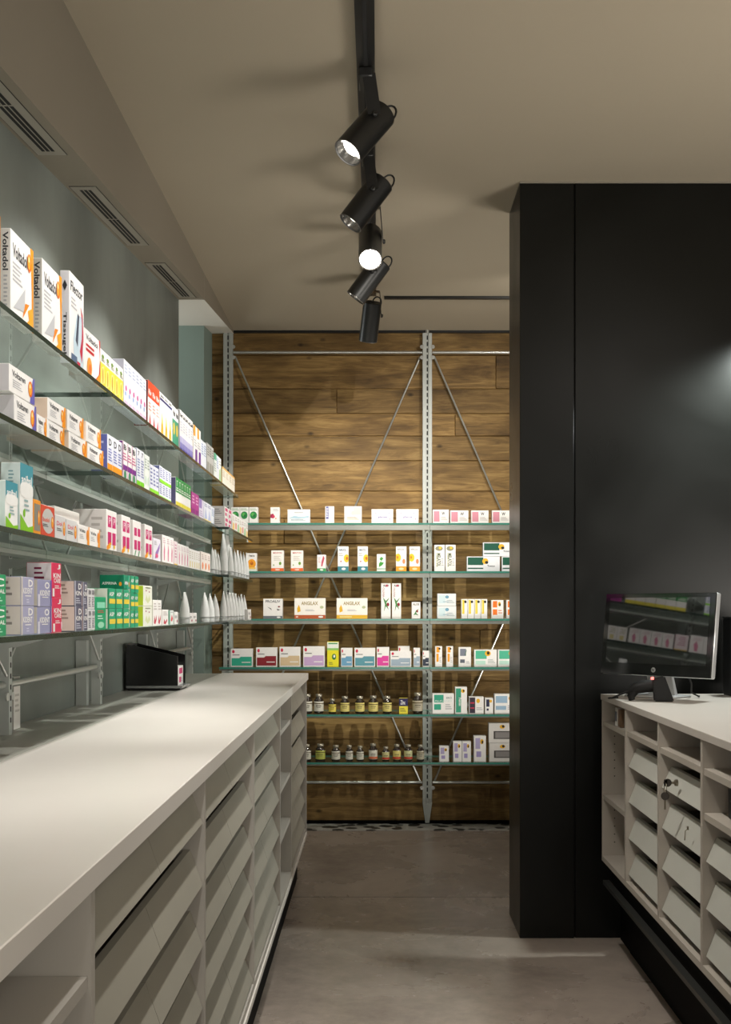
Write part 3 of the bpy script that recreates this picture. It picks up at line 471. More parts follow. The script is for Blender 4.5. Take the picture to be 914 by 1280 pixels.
# ------------------------------------------------------------------ ceiling vents
for i, (ya, yb) in enumerate(((2.315,3.095),(3.41,4.196),(4.515,5.287))):
    nm = ['nearest','middle','farthest'][i]
    ang = math.atan(.098); cy = (ya+yb)/2; L = (yb-ya)/math.cos(ang)
    t = thing('air_vent', f'{nm} long slotted air vent set in the sloping soffit', 'vent', (-.888, cy, SO(cy)), 'air vents in the soffit', (ang,0,0))
    bm = bmesh.new()
    bx(bm, -.039,.039,-L/2,L/2,-.002,.003,0)
    obj('vent_frame', bm, M_vent, t)
    for s in range(3):
        for hf in (0,1):
            bm = bmesh.new(); x = -.014+s*.013; a = -L/2+.035 if hf == 0 else .006; b = -.006 if hf == 0 else L/2-.035
            bx(bm, x-.0042, x+.0042, a, b, -.0028, -.0019); obj('slot', bm, M_slot, t)
    bm = bmesh.new()
    for x0,x1,y0,y1 in ((-.0405,-.039,-L/2,L/2),(.039,.0405,-L/2,L/2),(-.0405,.0405,-L/2-.0015,-L/2),(-.0405,.0405,L/2,L/2+.0015)): bx(bm,x0,x1,y0,y1,-.0015,.002)
    obj('shadow_gap', bm, M_slot, t)

# ------------------------------------------------------------------ left counter
Xc = -.328; XT = -.3285
top = tag(boxobj('worktop', -.734, XT, .25, 5.33, ZC-.031, ZC, M_white, None, .0015), 'long off-white worktop running along the left shelves', 'worktop')
back = thing('rear_ledge', 'narrow grey ledge strip behind the white worktop, under the shelves', 'ledge', (-.837, 2.79, 0))
boxobj('ledge_board', -.938, -.736, .25, 5.33, ZC-.031, ZC-.002, mat('ledge_laminate', hexl('#aaa69e'), .42, var=.03), back)
boxobj('support_panel', -.9, -.74, .3, 5.14, 0, ZC-.0315, M_carc, back)
tag(boxobj('plinth', -.735, -.3675, .3, 5.14, .0, .189, M_plinth), 'black recessed plinth under the left counter', 'plinth')
ROWS = [.805,.687,.569,.451,.333,.222]
def drawer(parent, side, y0, y1, zb, front_x, mfront, h=.078, rec=.026):
    """side=+1: drawer faces +X (left counter); -1: faces -X. front slab leans back at the top"""
    bm = bmesh.new(); s = side; px, py, pz = parent.location
    t = .012; fx = front_x
    A = [(fx,zb),(fx-s*rec,zb+h),(fx-s*(rec+t),zb+h),(fx-s*t,zb)]
    vs0 = [bm.verts.new((a-px, y0-py, z-pz)) for a, z in A]; vs1 = [bm.verts.new((a-px, y1-py, z-pz)) for a, z in A]
    bm.faces.new(vs0); bm.faces.new(vs1[::-1])
    for i in range(4): bm.faces.new([vs0[i], vs1[i], vs1[(i+1)%4], vs0[(i+1)%4]])
    xa, xb = sorted((fx-s*(t+rec+.001)-px, fx-s*(t+rec+.01)-px))
    ra, rb = sorted((fx-s*(t+rec+.20)-px, fx-s*(t+rec+.001)-px))
    bx(bm, min(ra,xa), max(rb,xb), y0+.006-py, y1-.006-py, zb+.001-pz, zb+.007-pz, 1)
    bx(bm, ra, rb, y0+.006-py, y0+.014-py, zb+.007-pz, zb+.05-pz, 1); bx(bm, ra, rb, y1-.014-py, y1-.006-py, zb+.007-pz, zb+.05-pz, 1)
    bx(bm, *sorted((fx-s*(t+rec+.20)-px, fx-s*(t+rec+.192)-px)), y0+.0145-py, y1-.0145-py, zb+.0075-pz, zb+.075-pz, 1)
    return obj('drawer', bm, [mfront, mat('drawer_inside_shade', hexl('#5a564c'), .7)], parent)  # dark inside colour stands in for shade in the drawer gaps
def cabinet(label, y0, y1, side, xf, xb, zb, zt, m, mf, rows=(), cols=1, shelves=(), group=None, first_h=None, name='drawer_cabinet', cat='cabinet', endpanel=False):
    t = thing(name, label, cat, ((xf+xb)/2, (y0+y1)/2, zb), group)
    a, b = sorted((xf, xb))
    boxobj('side_panel', a, b, y0+.0003, y0+.009, zb, zt, m, t); boxobj('side_panel', a, b, y1-.009, y1-.0003, zb, zt, m, t)
    boxobj('bottom_panel', a, b, y0+.0095, y1-.0095, zb, zb+.018, m, t)
    boxobj('back_panel', *( (xb, xb+.008) if side > 0 else (xb-.008, xb)), y0+.0095, y1-.0095, zb+.0185, zt, m, t)
    for z in shelves:
        sa, sb = sorted((xf-side*.004, xb+side*.009)); boxobj('shelf', sa, sb, y0+.0095, y1-.0095, z-.016, z, m, t)
    for k in range(cols):
        w = (y1-y0-.02)/cols; ya = y0+.01+k*w+.001; yb = ya+w-.002
        for i, z in enumerate(rows): drawer(t, side, ya, yb, z, xf-side*(.003 if side>0 else .008), mf, h=(first_h if (i==0 and first_h) else (.068 if side>0 else .066)), rec=(.024 if side>0 else .026))
    return t
LZ, LT = .193, ZC-.032
def lc(label, y0, y1, **k): return cabinet(label, y0, y1, +1, -.334, -.72, LZ, LT, M_carc, M_flap, group='cabinet units under the left worktop', **k)
lc('open cabinet with one shelf nearest the camera under the left worktop', .47, 1.33, shelves=(.788,.50), name='open_cabinet')
lc('nearest drawer cabinet with leaning fronts under the left worktop', 1.33, 2.19, rows=ROWS, cols=2)
lc('second drawer cabinet with leaning fronts under the left worktop', 2.19, 3.06, rows=ROWS, cols=2)
lc('third drawer cabinet, nearer side of the narrow open shelves, left counter', 3.06, 3.87, rows=ROWS, cols=2)
lc('narrow open cabinet with shelves between drawer cabinets of left counter', 3.87, 4.37, shelves=(.796,.595,.42), name='open_cabinet')
lc('farthest drawer cabinet at the end of the left counter', 4.37, 5.235, rows=ROWS, cols=2)
tag(boxobj('end_panel', -.72, -.332, 5.237, 5.262, LZ-.003, LT, M_carc), 'pale end panel closing the far end of the left counter', 'panel')
tag(boxobj('base_rail', -.352, -.330, .47, 5.26, LZ-.018, LZ-.002, M_white), 'thin white base rail along the foot of the left counter', 'rail')

# ------------------------------------------------------------------ right counter
RX = .785; RB = 1.30
tag(boxobj('worktop', RX-.002, 1.42, 1.9, 4.0, ZC-.020, ZC, M_rtop, None, .001), 'grey-white worktop of the right counter under the monitor', 'worktop')
RZ, RT = .335, ZC-.021; RR = [.718,.605,.49,.375]
def rc(label, y0, y1, **k): return cabinet(label, y0, y1, -1, RX+.002, RB, RZ, RT, M_rcarc, M_rflap, group='cabinet units of the right counter', first_h=.058, **k)
c1 = rc('open end cabinet with peg holes at far end of right counter', 3.62, 4.0, shelves=(.825,.567), name='open_cabinet')
bm = bmesh.new()
for z in [.80-.028*i for i in range(7)]+[.54-.028*i for i in range(6)]:
    lathe(bm, [(.0022,0),(.0022,.0012)], 8, (RX+.045-c1.location.x, 3.9905-c1.location.y, z-c1.location.z), (0,-1,0))
obj('peg_holes', bm, M_slot, c1)
c2 = rc('drawer cabinet between open end cabinet and the keyed cabinet, right counter', 3.194, 3.62, shelves=(.83,), rows=RR)
c3 = rc('drawer cabinet with keys in its top drawer, right counter', 2.766, 3.194, shelves=(.83,), rows=RR)
c4 = rc('nearest visible cabinet of right counter with black equipment on its shelf', 2.34, 2.766, shelves=(.83,.722), rows=RR[1:])
c5 = rc('cabinet of right counter cut off by right edge of picture', 1.91, 2.34, shelves=(.83,), rows=RR)
tag(boxobj('plinth', .893, 1.35, 1.95, 4.03, 0, RZ-.001, M_plinth), 'black recessed plinth under the right counter', 'plinth')
tag(boxobj('light_blocker', .895, 1.6, 4.034, 4.198, 0, .900, M_plinth), 'added black panel blocking stray light between far end of right counter and black block', 'panel')  # added to keep the wall washer light off the floor
t = thing('support_rail', 'dark metal support rail running under the right counter', 'rail', (RX+.03, 2.9, .25))
boxobj('rail', RX, RX+.022, 1.9, 3.97, .258, .272, mat('rail_grey', hexl('#3c3d3a'), .4, .5), t)
boxobj('skirt', RX+.03, RX+.10, 1.9, 3.97, .272, RZ-.001, M_plinth, t)
# things in the right counter
t = thing('file_box', 'white file box with small label in open end cabinet', 'box', (.86, 3.80, .826))
boxobj('box_body', .80, .93, 3.80, 3.835, .826, .886, mat('file_white', hexl('#cfccc6'), .5), t)
boxobj('spine_label', .7985, .7998, 3.806, 3.829, .842, .874, mat('spine_label', hexl('#5a5d66'), .5), t)
tag(boxobj('book', .80, .93, 3.752, 3.79, .8255, .884, mat('book_brown', hexl('#6a5138'), .6), None, .002), 'brown book beside the white file box, open end cabinet', 'book')
tag(boxobj('book', .81, .93, 3.70, 3.745, .8255, .88, mat('book_dark', hexl('#26211d'), .6), None, .002), 'dark book nearest in the open end cabinet', 'book')
t = thing('label_printer', 'black equipment box on second shelf of nearest right cabinet', 'device', (.90, 2.5, .7225))
boxobj('casing', .825, 1.05, 2.37, 2.68, .7225, .797, M_black, t, .004)
boxobj('slot', .8238, .8252, 2.45, 2.66, .765, .769, mat('slot_grey', hexl('#4a4a4a'), .4), t)
# keys
ky, kz = 3.01, .757
t = thing('key_ring', 'two keys on a ring hanging in the drawer lock', 'keys', (RX+.004, ky, kz))
MK = mat('key_metal', hexl('#8a8272'), .3, .9); MKd = mat('key_head', hexl('#3c3630'), .35, .4)
bm = bmesh.new(); lathe(bm, [(.009,0),(.009,.006),(.007,.008)], 16, (.004,0,0), (-1,0,0)); obj('lock_cylinder', bm, MK, t)
bm = bmesh.new(); bx(bm, -.018,-.004,-.0012,.0012,-.003,.003); obj('key_blade', bm, MK, t)
bm = bmesh.new(); lathe(bm, [(.010,-.0018),(.011,0),(.010,.0018)], 14, (-.022,0,0), (0,1,0)); bx(bm,-.032,-.022,-.0018,.0018,-.009,.009,0,.001); obj('key_head', bm, MKd, t)
bm = bmesh.new(); tube(bm, [(-.028, .012*math.sin(a), -.013+.013*math.cos(a)) for a in [i*math.pi/9 for i in range(18)]+[0]], .0009, 6, cap=False); obj('split_ring', bm, MK, t)
bm = bmesh.new(); lathe(bm, [(.010,-.0018),(.011,0),(.010,.0018)], 14, (-.028,.004,-.036), (.3,1,0)); obj('spare_key_head', bm, MKd, t)
bm = bmesh.new(); bx(bm, -.030,-.026,.003,.005,-.072,-.044); obj('spare_key_blade', bm, MK, t)
bm = bmesh.new(); tube(bm, [(0,0,0),(-.008,0,-.006),(-.010,0,-.03)], .0013, 8); bx(bm, -.0035,.0,-.004,.004,-.004,.006,0,.001)
obj('drawer_hook', bm, MK, c3, Vector((RX+.003, 2.885, .660))-Vector(c3.location))

# ------------------------------------------------------------------ monitor, scanner, black box
def monitor():
    pl, pr = Vector((.782,4.0,.993)), Vector((1.07,3.66,.993))
    u = (pr-pl); wd = u.length; u.normalize(); c = (pl+pr)/2
    yaw = math.atan2(u.y, u.x)
    t = thing('monitor', 'black flat monitor with silver rim on the right worktop', 'monitor', (c.x, c.y, ZC), None, (0,0,yaw))
    tilt = math.radians(7); zb = .073; H = .282
    tl = bpy.data.objects.new('display', None)
    Mx = Matrix.Translation((0,0,zb)) @ Matrix.Rotation(-tilt, 4, 'X')
    def part(name, bm, m):
        bmesh.ops.transform(bm, matrix=Mx, verts=bm.verts); return obj(name, bm, m, t)
    bm = bmesh.new(); bx(bm, -wd/2, wd/2, .006, .030, 0, H, 0, .004); part('rear_shell', bm, M_silver)
    bm = bmesh.new(); bx(bm, -wd/2, wd/2, 0, .0058, .001, H-.001, 0, .001); sc = part('bezel', bm, mat('bezel_gloss', (.006,.006,.006), .08, spec=.6))
    bm = bmesh.new(); bx(bm, -wd/2+.020, wd/2-.020, -.0008, 0, .040, H-.016); part('screen', bm, mat('screen_glass', (.012,.013,.013), .03, spec=1.0, coat=1.0))
    bm = bmesh.new(); lathe(bm, [(.0085,0),(.0085,.0008)], 24, (0,-.0002,.02), (0,-1,0)); part('badge', bm, mat('badge_grey', hexl('#b8b9ba'), .3, .5))
    bm = bmesh.new(); put_text(bm, 'hp', lambda a,b: Vector((-.0045+a, -.0014, .0155+b)), .009, .009, 0); part('badge_letters', bm, M_black)
    bm = bmesh.new()
    a = [(-.055,.05,.001),(.055,.05,.001),(.055,.065,.001),(-.055,.065,.001)]; b = [(-.045,.022,.13),(.045,.022,.13),(.045,.032,.13),(-.045,.032,.13)]
    va = [bm.verts.new(p) for p in a]; vb = [bm.verts.new(p) for p in b]
    bm.faces.new(va[::-1]); bm.faces.new(vb)
    for i in range(4): bm.faces.new([va[i],va[(i+1)%4],vb[(i+1)%4],vb[i]])
    obj('stand_neck', bm, M_silver, t)
    bm = bmesh.new(); bx(bm, -.09,.085,-.04,.10,.0005,.008,0,.003); obj('stand_foot', bm, M_silver, t)
    bm = bmesh.new(); tube(bm, [(.12,.02,.09),(.125,.04,.05),(.11,.06,.02),(.12,.09,.006),(.10,.12,.005)], .003, 8); obj('cable', bm, M_black, t)
monitor()
s = thing('barcode_scanner', 'black handheld barcode scanner in its cradle before the monitor', 'scanner', (.885, 3.68, ZC), None, (0,0,math.radians(-12)))
s.scale = (1.18,1.18,1.18); MS = mat('scanner_black', hexl('#0c0c0c'), .5, spec=.3)
bm = bmesh.new()
va = [bm.verts.new(p) for p in ((.006,-.03,.0005),(.06,-.03,.0005),(.06,.03,.0005),(.006,.03,.0005))]
vb = [bm.verts.new(p) for p in ((.002,-.022,.062),(.035,-.022,.07),(.035,.02,.07),(.002,.02,.062))]
bm.faces.new(va[::-1]); bm.faces.new(vb)
for i in range(4): bm.faces.new([va[i],va[(i+1)%4],vb[(i+1)%4],vb[i]])
bmesh.ops.bevel(bm, geom=list(bm.edges), offset=.004, segments=2, affect='EDGES'); obj('scanner_head', bm, MS, s)
bm = bmesh.new(); tube(bm, [(.005,0,.042),(-.02,0,.040),(-.045,0,.034),(-.062,0,.026)], [.017,.018,.016,.009], 14); obj('handle', bm, MS, s)
bm = bmesh.new(); tube(bm, [(-.045,0,.026),(-.055,0,.012),(-.052,0,.002)], [.012,.011,.009], 12); obj('grip_foot', bm, MS, s)
bm = bmesh.new(); tube(bm, [(-.060,0,.026),(-.085,.004,.016),(-.105,.01,.006),(-.115,.03,.004),(-.10,.05,.004),(-.09,.055,.004)], .0028, 8); obj('cable', bm, MS, s)
bm = bmesh.new(); bx(bm, -.002,.006,-.024,-.0205,.060,.067,0,.001); obj('status_light', bm, mat('red_led', (.8,.05,.05), .4, emit=(1,.12,.1,4)), s)
t = thing('black_case', 'black case standing on right worktop behind the monitor', 'case', (1.30, 3.93, ZC))
boxobj('case_body', 1.205, 1.40, 3.88, 3.975, ZC+.0003, 1.186, M_black, t, .004)
boxobj('case_lid', 1.205, 1.40, 3.878, 3.977, 1.1865, 1.192, mat('case_lid', hexl('#1f1f1f'), .4), t)

# ------------------------------------------------------------------ left shelving system
PX = -.885
PY = [1.79, 2.69, 3.57, 4.48, 5.33]
for i, y in enumerate(PY):
    t = thing('shelf_post', ['grey steel shelf post at left edge of picture, outside frame','grey steel post standing on ledge at the left edge of picture','grey steel post on the ledge beside the black leaflet tray','grey steel post behind the black leaflet tray','farthest grey steel post at end of left counter'][i], 'post', (PX, y, ZC-.002), 'steel posts of the left shelving')
    boxobj('post', PX-.014, PX+.014, y-.012, y+.012, ZC-.0015, 1.715, M_steel, t)
    tag(boxobj('wall_channel', -.938, -.905, y-.05, y-.02, ZC-.0015, 1.12, M_steel), ['grey wall channel outside the left edge','nearest grey wall channel just before a post at left edge','grey wall channel beside the post before the leaflet tray','grey wall channel behind the leaflet tray','farthest grey wall channel at end of left wall'][i], 'channel', 'grey channels on the left wall')
    bm = bmesh.new()
    z = .95
    while z < 1.70: bx(bm, .0142,.0148,-.003,.003,z-ZC,z+.012-ZC); z += .026
    obj('slots', bm, M_slot, t)
for i in range(4):
    y0, y1 = PY[i]+.013, PY[i+1]-.013; ym = (y0+y1)/2; w = ['nearest','second','third','farthest'][i]
    t = thing('brace_rods', f'{w} set of bright crossed brace rods between the left posts', 'brace', (PX, ym, 1.03), 'brace rod sets of the left shelving')
    for z in ((1.037, 1.69) if i != 2 else (1.69,)):
        bm = bmesh.new(); tube(bm, [(0,y0-ym,z-1.03),(0,y1-ym,z-1.03)], .0085, 12); obj('rod', bm, M_rod, t)
    for a, b in ((y0+.012,y1-.012),(y1-.012,y0+.012)):
        bm = bmesh.new(); tube(bm, [(-.012 if a<b else .012,a-ym,.03),(-.012 if a<b else .012,b-ym,.63)], .0035, 8); obj('diagonal', bm, M_rod, t)
    for yy in (y0+.006, y1-.006):
        bm = bmesh.new(); lathe(bm, [(.010,0),(.010,.004)], 14, (.010,yy-ym,-.02), (1,0,0)); obj('bolt_lug', bm, M_rod, t)
SH = {1:1.7296, 2:1.5436, 3:1.3556, 4:1.169}
TH = .010
NM = {1:'top left shelf',2:'second left shelf',3:'third left shelf',4:'lowest left shelf'}
bayn = ['outside left edge','nearest','second','third','farthest']
def glass_shelf(label, x0, x1, y0, y1, z, group, edge, sidebr, tray, axis='x', led=False):
    t = thing('glass_shelf', label, 'shelf', ((x0+x1)/2, (y0+y1)/2, z-TH), group)
    ox, oy, oz = t.location
    bm = bmesh.new(); bx(bm, x0-ox, x1-ox, y0-oy, y1-oy, 0, TH-.0002)
    bm.normal_update(); bmesh.ops.recalc_face_normals(bm, faces=bm.faces); bm.normal_update()
    for f in bm.faces:
        if abs(f.normal.z) < .5: f.material_index = 1
    obj('glass_sheet', bm, [M_glass, edge], t)
    return t
def left_bracket(t, y, x1, z):
    bm = bmesh.new(); ox, oy, oz = t.location
    v = [(-.87,z-TH-.035),(-.87,z-TH-.0115),(-.80,z-TH-.0115),(-.80,z-TH-.016)]
    a = [bm.verts.new((p-ox, y-.0012-oy, q-oz)) for p, q in v]; b = [bm.verts.new((p-ox, y+.0012-oy, q-oz)) for p, q in v]
    bm.faces.new(a); bm.faces.new(b[::-1])
    for i in range(4): bm.faces.new([a[i], b[i], b[(i+1)%4], a[(i+1)%4]])
    obj('bracket', bm, M_steel, t)
for lv in (1,2,3,4):
    z = SH[lv]
    for i in range(4):
        y0, y1 = PY[i]+.002, PY[i+1]-.002; xf = -.63
        if lv == 1 and i == 3: y1 = 5.12
        if lv in (2,3,4) and i == 3: xf = -.59
        if lv == 1 and i == 0: y0 = PY[0]+.002
        t = glass_shelf(f'{bayn[i+1]} glass sheet of the {NM[lv]}', -.870 if lv > 1 else -.868, xf, y0, y1, z, f'glass sheets of the {NM[lv]}', M_gedge, None, None)
        left_bracket(t, y0+.02, xf, z); left_bracket(t, y1-.02, xf, z)
        if lv > 1:
            ox, oy, oz = t.location
            bm = bmesh.new(); bx(bm, -.868-ox, -.79-ox, y0-oy, y1-oy, -.005, -.0005)
            bx(bm, -.79-ox, -.786-ox, y0-oy, y1-oy, -.010, -.0005); obj('rear_tray', bm, M_tray, t)

# ------------------------------------------------------------------ left cartons
def run(lv, px0, px1, n, h, des, desc, d=.05, xf=None, stack=1, zoff=0, xoff=0, gap=.0012, hs=None, cat='box'):
    z0 = SH[lv]; X = xf if xf is not None else .645
    if xoff: X = X+xoff
    Xr = (.645 if xf is None else xf)
    D0 = Xr*F/(VX-px0); D1 = Xr*F/(VX-px1)
    w = (D1-D0)/n
    for k in range(n):
        for s in range(stack):
            hh = h/stack
            dsn = des[(k) % len(des)] if isinstance(des, list) else des
            if n > 1 and n <= 12: pre = ORD[k]+' '
            else: pre = ''
            st = '' if stack == 1 else (['bottom','top'] if stack == 2 else ['bottom','middle','top'])[s]+' '
            nm = (st + pre + desc).strip() + f', {NM[lv]}'
            if n > 1: nm += ' counting from camera'
            grp = f'{desc} row on the {NM[lv]}' if n*stack > 1 else None
            jit = random.uniform(-.0006,.0006)+(0 if s == 0 else random.uniform(-.002,.002))
            ww = max(w-gap, .004)
            carton(dsn, ww, hh-.0006, d, (-(X)-d/2+jit*.5, D0+w*(k+.5), z0+.0004+zoff+s*hh), math.pi/2+random.uniform(-.006,.006)*(ww>.03 and n==1), nm, grp)
# top shelf
run(1,-24,0,1,.155,'plaster','large white plaster box cut by left picture edge',.018)
run(1,13,41.5,1,.155,'plaster','large white plaster box with orange edge, nearer one',.018)
run(1,53,77,1,.161,'plaster','large white plaster box with orange edge, farther one',.020)
run(1,87,105,1,.195,'flector','tall white box with running figure in blue and red',.02)
run(1,106,125,1,.107,'redorange','white carton with red curve and orange corner',.035)
run(1,125.5,154,5,.094,'yellowrow','slim yellow and white carton',.035)
run(1,155,183,6,.123,'palerow','pale blue-white carton with pink marks',.03)
run(1,185,199.5,3,.131,'redtop','white carton with orange-red top',.04)
run(1,200,215,3,.131,'cream_orange','white carton with orange drawing and dark band',.04)
run(1,215.5,223,2,.128,'green_half','green and white carton',.04)
run(1,225,241,5,.139,'violet_fade','white carton fading to violet at foot',.04)
run(1,242,251,2,.134,'orange_corner','white carton with orange corner and purple patch',.04)
run(1,251.5,258,2,.108,'blue_white','bluish white carton',.04)
run(1,259,267,3,.117,'grey','grey printed carton',.04)
run(1,267.5,276.5,3,.105,['mint','blue_white','pastel_green'],'pale green or bluish slim carton',.04)
run(1,278,293.5,4,.080,'cream','low cream carton with yellow side',.05)
# second shelf
run(2,-16,16,1,.053,'voltaren_violet','wide white carton cut by left picture edge under stack',.10) if False else None
run(2,17.5,45,1,.053,'voltaren_violet','lower wide white tablet carton with violet edge',.10)
run(2,11.5,43,1,.049,'voltaren_violet','upper wide white tablet carton with violet edge',.10,zoff=.0535)
run(2,46.5,58,1,.042,'voltaren_orange','small white tablet carton just beyond violet-edged pair',.06)
run(2,58.8,80.5,1,.043,'voltaren_orange','lower orange-edged tablet carton, nearest pair',.08)
run(2,59.5,81.5,1,.043,'voltaren_orange','upper orange-edged tablet carton, nearest pair',.08,zoff=.0435)
run(2,86,108.5,1,.043,'voltaren_orange','lower orange-edged tablet carton, middle pair',.08)
run(2,84.5,104,1,.045,'voltaren_orange','upper orange-edged tablet carton, middle pair',.08,zoff=.0435)
run(2,110,129,1,.043,'voltaren_orange','lower orange-edged tablet carton, farthest pair',.07)
run(2,107.5,126,1,.045,'voltaren_orange','upper orange-edged tablet carton, farthest pair',.07,zoff=.0436)
run(2,134.5,152.5,3,.0915,'blueorange','white and violet-blue carton with orange foot',.04)
run(2,153.5,170,3,.10,'purple','white carton with purple band',.05)
run(2,171,180,2,.105,'limefoot','white and blue carton with lime foot',.04)
run(2,180.7,187,2,.103,'greenwhite','slim white and pale green carton',.04)
run(2,187.5,198.5,3,.085,'limeband','short white-blue carton with lime foot',.04)
run(2,199.2,214,4,.098,'limeband','white-blue lime-banded carton of two-high stack',.04,stack=2)
run(2,220,238.5,6,.096,'greenrow','green-topped carton with yellow foot',.05)
run(2,239.5,248.6,2,.082,'magenta','magenta carton',.05)
run(2,249,254.5,1,.075,'lilac','lilac and white carton',.05)
run(2,255,263.7,2,.075,'bluefoot','white carton with pale blue shape and yellow foot',.05)
run(2,264,269,1,.072,'blue_white','slim blue-white carton at end of third bay',.05)
run(2,281,289.5,2,.081,'pinkmarks','white carton with pink squares of two-high stack',.06,xf=.605,stack=2)
run(2,290.5,310,7,.074,['pastel_yellow','pastel_red','pastel_green'],'small pastel carton at far end',.05,xf=.605)
# third shelf
run(3,-14,5.5,1,.125,'teal_wave','tall teal and white carton cut by left picture edge',.03,xoff=.035)
run(3,7,22.3,1,.084,'teal_wave','short teal and white carton with green foot',.04)
run(3,25,41,1,.125,'teal_wave','tall teal and white carton with green foot',.035)
run(3,41.7,51,1,.067,'orange_card','orange carton with grey panel',.04)
run(3,51.8,68.4,1,.062,'red_card','red carton with grey oval',.04)
run(3,69.2,82.2,1,.050,'greypink','nearer small grey tablet carton with pink lettering',.04)
run(3,83,96.8,1,.048,'greypink','farther small grey tablet carton with pink lettering',.04)
run(3,97.6,111.6,1,.044,'white_orange','nearer low white carton with orange edge',.04)
run(3,112.2,124.8,1,.044,'white_orange','farther low white carton with orange edge',.04)
run(3,74,96,1,.078,'plain','nearer plain off-white carton behind the small grey cartons',.05,xoff=.048)
run(3,97,125,1,.083,'plain','farther plain off-white carton behind the low orange-edged cartons',.05,xoff=.048)
run(3,133,146,1,.099,'magenta_marks','white carton with four magenta squares, nearest of four',.08)
run(3,152,162.8,1,.099,'magenta_marks','white carton with four magenta squares, second of four',.08)
run(3,166.5,176.6,1,.097,'magenta_green','white carton with four magenta squares and green leaves',.08)
run(3,181,190.5,1,.097,'magenta_marks','white carton with four magenta squares, farthest of four',.08)
run(3,192,200.8,1,.067,'violet_swirl','low white carton with violet swirl',.05)
run(3,189,197,1,.105,'violet_swirl','tall violet-swirl carton standing behind the low one',.03,xoff=.055)
run(3,203,217.2,3,.085,'pink_thin','white carton with thin pink drawing',.06)
run(3,217.7,222,1,.078,'pink_edge','slim carton with dark pink side',.05)
run(3,222.4,236,4,.074,'pink_thin','slim white carton with faint pink print',.05)
run(3,236.5,250,5,.070,'yellow_thin','slim white carton with pale yellow patch',.05)
run(3,251.5,263,3,.074,'peach','cream carton with peach spot',.05)
# lowest shelf
run(4,-18,8,1,.1065,'green_c','green carton of stack at left picture edge',.09,stack=2)
run(4,26,42.8,1,.106,'lavender','nearer lavender carton in two-high stack',.08,stack=2)
run(4,46.5,64,1,.104,'lavender_dark','farther lavender carton with violet edge in two-high stack',.08,stack=2)
run(4,65.3,77,1,.14,'crimson','crimson carton in two-high stack',.05,stack=2)
run(4,93.5,103,1,.108,'darkgrey','dark grey carton with pink side, nearer stack',.07,stack=2)
run(4,103.6,109.3,1,.107,'darkgrey','dark grey carton with pink side, farther stack',.06,stack=2)
run(4,110,118.6,2,.094,'whitegrey','white-grey carton of two-high stack',.05,stack=2)
run(4,2,30,1,.152,'maroon_text','nearer grey-white carton with maroon lettering at back',.045,xoff=.10)
run(4,33,64,1,.154,'maroon_text','farther grey-white carton with maroon lettering at back',.045,xoff=.10)
run(4,119.2,132.5,1,.076,'greenaspirin','plain green carton before the green and yellow stacks',.05)
run(4,135,161.5,3,.098,'greenyellow','green and yellow tablet carton of two-high stack',.07,stack=2)
run(4,155,162,1,.036,'greendark','long dark green carton lying across the green and yellow stacks',.062,zoff=.0990)
run(4,162.5,173,2,.135,'greenyellow','green and yellow carton of three-high stack',.06,stack=3)
run(4,179,190,1,.1135,'limeflower','white flower-printed carton with lime side, two-high stack',.06,stack=2)
run(4,191.5,202,2,.075,'redtulip','white carton with red tulip shape',.05)
run(4,203,210.7,1,.047,'redtulip','low white carton with red tulip shape',.05)
run(4,211.3,217,1,.045,'greensmall','small green-sided carton beyond the red tulip cartons',.05)
run(4,218,222.5,1,.040,'smallwhite','small white carton just before the lone tube',.04)
run(4,236,246,2,.036,'smallwhite','tiny white carton just beyond the lone tube',.04)
run(4,310,314,1,.05,'smallwhite','small white carton beyond the last tube',.03,xf=.605)

# ------------------------------------------------------------------ squeeze tubes
M_tube = mat('tube_plastic', hexl('#e2e4e2'), .35, var=.02); M_cap = mat('tube_cap', hexl('#c3c6c5'), .3)
M_line = mat('tube_print', hexl('#6f7678'), .5)
def tube_meshes(r, h):
    bm = bmesh.new(); seg = 24; rings = []
    prof = [(0.0,1,1),(.04,1,1),(.35,.97,.90),(.6,.97,.66),(.8,.98,.40),(.92,1.0,.15),(.945,1.02,.05),(1,1.02,.04)]
    z0 = .016
    for t_, wx, wy in prof:
        rings.append([bm.verts.new((r*wx*math.cos(2*math.pi*k/seg)*(1.05 if t_>.5 else 1), r*wy*math.sin(2*math.pi*k/seg), z0+t_*(h-z0))) for k in range(seg)])
    for a, b in zip(rings, rings[1:]):
        for k in range(seg):
            f = bm.faces.new([a[k],a[(k+1)%seg],b[(k+1)%seg],b[k]]); f.smooth = True
    bm.faces.new(rings[0][::-1]); bm.faces.new(rings[-1])
    b2 = bmesh.new(); lathe(b2, [(r*.93,0),(r*.96,.002),(r*.96,.0135),(r*.9,.0158)], 24)
    b3 = bmesh.new(); lathe(b3, [(r*1.004,.0185),(r*1.006,.0195),(r*1.004,.0205)], 24)
    b4 = b3
    return bm, b2, b3
TUB = {}
def squeeze(loc, r, h, label, group):
    k = (r, h)
    if k not in TUB:
        bms = tube_meshes(r, h); ms = []
        for bm, m in zip(bms, (M_tube, M_cap, M_line)):
            bmesh.ops.recalc_face_normals(bm, faces=bm.faces); me = bpy.data.meshes.new('tube'); bm.to_mesh(me); bm.free(); me.materials.append(m); ms.append(me)
        TUB[k] = ms
    t = thing('squeeze_tube', label, 'tube', loc, group, (0,0,math.pi/2+random.uniform(-.22,.22)))
    link('tube_body', TUB[k][0], t); link('cap', TUB[k][1], t); link('printed_ring', TUB[k][2], t)
